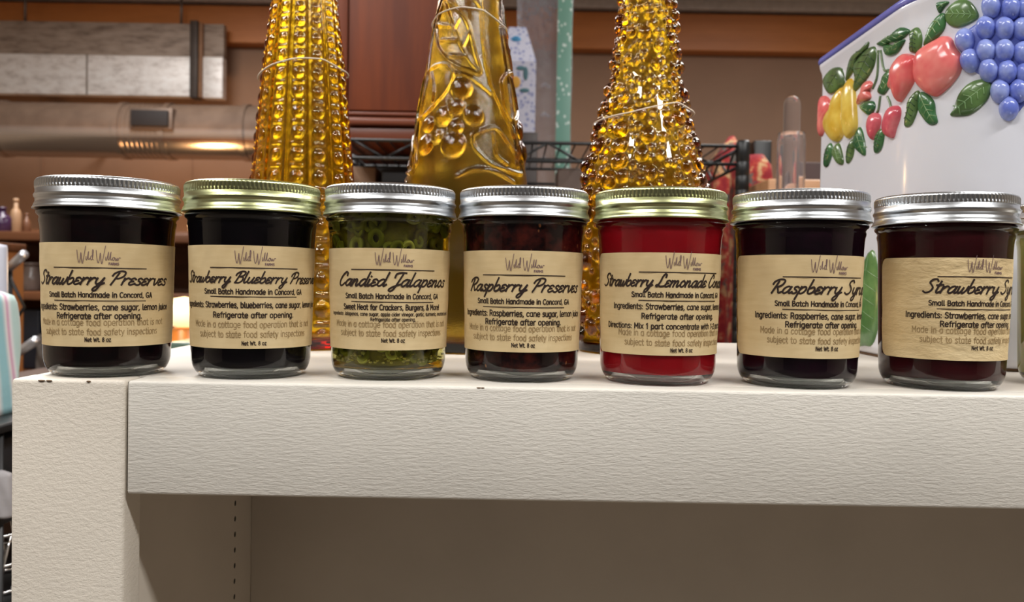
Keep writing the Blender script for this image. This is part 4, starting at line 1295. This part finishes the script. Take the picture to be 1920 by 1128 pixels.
def along(x0, x1, r, n=40):
    return [[(x, r * math.cos(2 * PI * j / n), zc2 + r * math.sin(2 * PI * j / n)) for j in range(n)] for x in (x0, x1)]


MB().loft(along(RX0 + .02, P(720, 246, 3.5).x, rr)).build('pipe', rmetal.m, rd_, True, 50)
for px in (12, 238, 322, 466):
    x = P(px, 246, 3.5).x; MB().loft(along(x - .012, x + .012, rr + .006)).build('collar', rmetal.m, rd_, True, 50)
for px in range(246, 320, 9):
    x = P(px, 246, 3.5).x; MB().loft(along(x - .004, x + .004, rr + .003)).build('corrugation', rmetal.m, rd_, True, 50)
a, b, c, d_ = pbox(249, 318, 208, 237, 3.38)
MB().box(a, b, 3.36 - 3.5, 3.44 - 3.5, c, d_, .002).build('damper_opening', plain('black_opening', (26, 18, 17), .7), rd_)
MB().box(a - .01, b + .014, 3.372 - 3.5, 3.44 - 3.5, c - .012, d_ + .012, .002).build('damper_frame', plain('damper_frame_metal', (110, 92, 80), .5, .5), rd_)
for px in (100, 420):
    xx = P(px, 40, 3.5).x; MB().tube([(xx, rr * .8, zc2), (xx, .5, zc2)], .012, 8).build('wall_bracket', plain('bracket_metal', (110, 96, 86), .5, .7), rd_)

# ---------------------------------------------------------------- things at the left edge
hut_w = wood('brown_hutch_wood', (84, 50, 28), (122, 74, 42), (3, 20, 20), .5)
hx0, hx1 = P(-120, 450, 2.5).x, P(420, 450, 2.5).x
hut = empty('wooden_hutch', ((hx0 + hx1) / 2, 2.5, 0)); tag(hut, 'brown wooden hutch of open shelves below the ducts', 'shelves')
w = (hx1 - hx0) / 2; HT = P(60, 398, 2.9).z
MB().box(-w, w, .36, .375, 0, P(60, 430, 2.86).z, .002).build('back_board', hut_w, hut)
for sx in (-w, w - .02): MB().box(sx, sx + .02, 0, .359, 0, P(40, 455, 2.5).z, .002).build('side_board', hut_w, hut)
shz = []
for py, nm in ((441, 'shelf_board'), (553, 'shelf_board'), (705, 'shelf_board'), (900, 'shelf_board')):
    z = P(40, py, 2.5).z; shz.append(z + .0128)
    MB().box(-w + .0205, w - .0205, 0, .3595, z - .014, z + .012, .002).build(nm, hut_w, hut)


def bottle(px, py_top, d, z0, r, mat, label, neck=.4, name='glass_bottle', cat='bottle', group=None):
    p = P(px, py_top, d); h = p.z - z0
    e = empty(name, (p.x, d, z0)); tag(e, label, cat, group)
    MB().lathe([(0, 0), (r * .92, 0), (r, r * .1), (r, h * .55), (r * .8, h * .66), (r * neck, h * .74), (r * neck, h * .9), (0, h * .9)], 28).build('bottle_body', mat, e)
    MB().lathe([(0, h * .9), (r * neck * 1.2, h * .9), (r * neck * 1.2, h), (0, h)], 24).build('cap', mat, e)


bottle(4, 388, 2.62, shz[0], .028, plain('purple_glass', (58, 34, 62), .2), 'dark purple bottle on the top hutch shelf')
bottle(30, 372, 2.64, shz[0], .016, plain('tan_glass', (168, 132, 100), .4), 'slim tan bottle on the top hutch shelf')
bottle(50, 400, 2.66, shz[0], .012, plain('brown_glass', (110, 72, 50), .3), 'small brown bottle on the top hutch shelf')
bottle(60, 492, 2.60, shz[1], .030, plain('grey_glass', (120, 104, 96), .25), 'grey glass jug on the second hutch shelf', .75)
std_box('storage_bin', 42, 74, 578, 2.58, .2, plain('navy_plastic', (28, 32, 44), .5), shz[2], 'navy plastic bin on the third hutch shelf', 'bin', .006)
soft('cloth_bundle', 60, 110, 624, shz[2], 2.53, .12, plain('grey_cloth', (96, 88, 82), .8, var=.4, scale=20), 'grey cloth bundle beside the navy bin', 'cloth')

chest_w = wood('orange_chest_wood', (150, 92, 44), (178, 114, 60), (12, 12, 2), .5)
a, b, _, zt2 = pbox(-150, -12, 452, 560, 1.92)
ch = empty('wooden_chest', ((a + b) / 2, 1.92, 0)); tag(ch, 'orange-brown wooden chest standing before the hutch', 'chest')
w = (b - a) / 2
MB().box(-w, w, .0, .12, 0, zt2 - .02, .003).build('chest_body', chest_w, ch)
MB().box(-w - .004, w + .004, -.006, .124, zt2 - .0195, zt2, .003).build('chest_top', hut_w, ch)
for k in range(4): MB().box(-w + .02, w - .02, -.004, -.0002, .1 + k * .24, .32 + k * .24, .002).build('drawer', chest_w, ch)

lp2 = P(285, 425, 3.2)
l2 = empty('added_duct_lamp', (lp2.x, 3.22, 0)); tag(l2, 'added unseen warm lamp behind the hutch lighting the round duct', 'lamp')  # unseen lamp, added to put an orange highlight under the round duct
MB().lathe([(0, 0), (.13, 0), (.13, .015), (.02, .03), (.012, .05), (.012, 1.08), (0, 1.08)], 28).build('lamp_stand', plain('brass_lamp_base', (150, 110, 60), .3, .8), l2)
MB().lathe([(.05, 1.081), (.10, 1.085), (.075, 1.2), (.0, 1.202)], 28).build('lamp_shade', e_.m, l2)
pl = bpy.data.lights.new('lamp_bulb', 'POINT'); pl.energy = 11; pl.color = (1, .56, .25); pl.shadow_soft_size = .06  # point light of the added lamp behind the hutch
po = bpy.data.objects.new('lamp_bulb', pl); C.objects.link(po); po.location = (lp2.x, 3.22, 1.27)

# display stand with two angled pegs
stx = P(16, 505, 1.72)
ds = empty('display_stand', (stx.x, 1.72, 0)); tag(ds, 'black display stand with angled metal pegs behind the striped cushion', 'stand')
MB().tube([(0, 0, .012), (0, 0, stx.z + .01)], .008, 10).build('pole', blackM, ds)
MB().lathe([(0, 0), (.13, 0), (.13, .008), (.02, .014), (0, .014)], 32).build('stand_base', blackM, ds)
chrome = Mat('brushed_peg_metal', (.72, .73, .78, 1), .35, .9).m
for (ax, ay), (bx, by) in (((16, 503), (45, 477)), ((26, 672), (68, 638))):
    p0, p1 = P(ax, ay, 1.72), P(bx, by, 1.64)
    o = Vector((stx.x, 1.72, 0))
    q0 = Vector((0, 0, p0.z))
    MB().tube([q0, (p1 - o)], .0092, 12).build('peg', chrome, ds)
p0, p1 = P(20, 506, 1.71) - o, P(46, 575, 1.71) - o
MB().tube([(0, -.008, p0.z), p1, (0, -.008, p1.z - .06)], .0035, 8).build('brace_wire', blackM, ds)

# black cart with cushion, bottle, cloth and wire basket
DC = .86
zcart = P(8, 792, DC).z
crt = empty('black_cart', (P(-110, 700, DC).x, DC, 0)); tag(crt, 'black tiered cart left of the bookcase carrying the striped cushion', 'cart')
wr = P(17, 792, DC).x - crt.location.x
tiers = [zcart, P(8, 962, DC).z, P(8, 1135, DC).z, .35]
for z in tiers: MB().box(-.16, wr, -.03, .24, z - .010, z, .003).build('tier_board', blackM, crt)
for sx in (-.15, wr - .012):
    for sy in (.0, .225): MB().tube([(sx, sy, 0), (sx, sy, zcart - .011)], .006, 8).build('leg', blackM, crt)


def stripes():
    m = Mat('pastel_striped_cloth', srgb(225, 215, 220), .85)
    w_ = m.n('ShaderNodeTexWave', bands_direction='DIAGONAL', Scale=9, Distortion=2.2, Detail=2); w_.inputs['Detail Scale'].default_value = 1.2
    m.link(m.coords((1, 1, .12)), w_.inputs['Vector'])
    m.color(m.ramp(w_.outputs['Fac'], [(.05, srgb(196, 222, 218)), (.25, srgb(236, 234, 236)), (.5, srgb(216, 160, 188)), (.72, srgb(232, 228, 226)), (.95, srgb(150, 196, 204))]))
    m.bump(m.noise(40, 3), .3, .004); return m.m


soft('striped_cushion', -230, -45, 541, zcart, DC, .10, stripes(), 'pastel striped cushion standing left of the first jar', 'cushion')
bx = P(-8, 456, 1.02)
sbm = MB(); rr_ = 20 / FPX * 1.02; hb = bx.z - zcart
wb = empty('white_bottle', (bx.x, 1.02, zcart)); tag(wb, 'tall white plastic bottle behind the striped cushion', 'bottle')
MB().lathe([(0, 0), (rr_ * .95, 0), (rr_, .004), (rr_, hb * .8), (rr_ * .97, hb - .006), (rr_ * .9, hb - .002), (0, hb)], 36).build('bottle_body', plain('white_plastic', (216, 218, 232), .4, var=.03), wb)
soft('black_handbag', -120, 7, 812, tiers[1] + .0008, DC + .03, .10, plain('black_leather', (28, 27, 30), .4), 'black handbag on the middle tier of the cart', 'bag')
o = soft('grey_towel', -60, 16, 884, tiers[1] + .0008, DC - .012 - .1 + .09, .0 + .012, plain('grey_towelling', (168, 164, 166), .9, bump=.4, bdist=.002), 'grey folded towel in front of the black handbag', 'towel')
# chrome wire basket
wk = empty('wire_basket', (P(-60, 1050, DC).x, DC + .06, tiers[2])); tag(wk, 'chrome wire basket on the lower tier of the cart', 'basket')
cw = Mat('chrome_wire', (.75, .75, .76, 1), .12, 1.0).m
hx = P(15, 1050, DC).x - wk.location.x; hb = tiers[1] - tiers[2] - .03
loop = lambda s, z: [(hx * s * math.cos(2 * PI * k / 32), .06 * s * math.sin(2 * PI * k / 32), z) for k in range(32)]
mb = MB()
for z, s in ((.003, .8), (hb * .5, .92), (hb, 1.0)): mb.tube(loop(s * .94, z), .0022, 6, True)
mb.build('basket_rings', cw, wk)
mb = MB()
for k in range(20):
    a = 2 * PI * k / 20
    mb.tube([(hx * .94 * s * math.cos(a + t_), .0564 * s * math.sin(a + t_), z) for s, t_, z in ((.8, 0, .003), (.92, .1, hb * .5), (1.0, .25, hb))], .0016, 6)
mb.build('basket_wires', cw, wk)
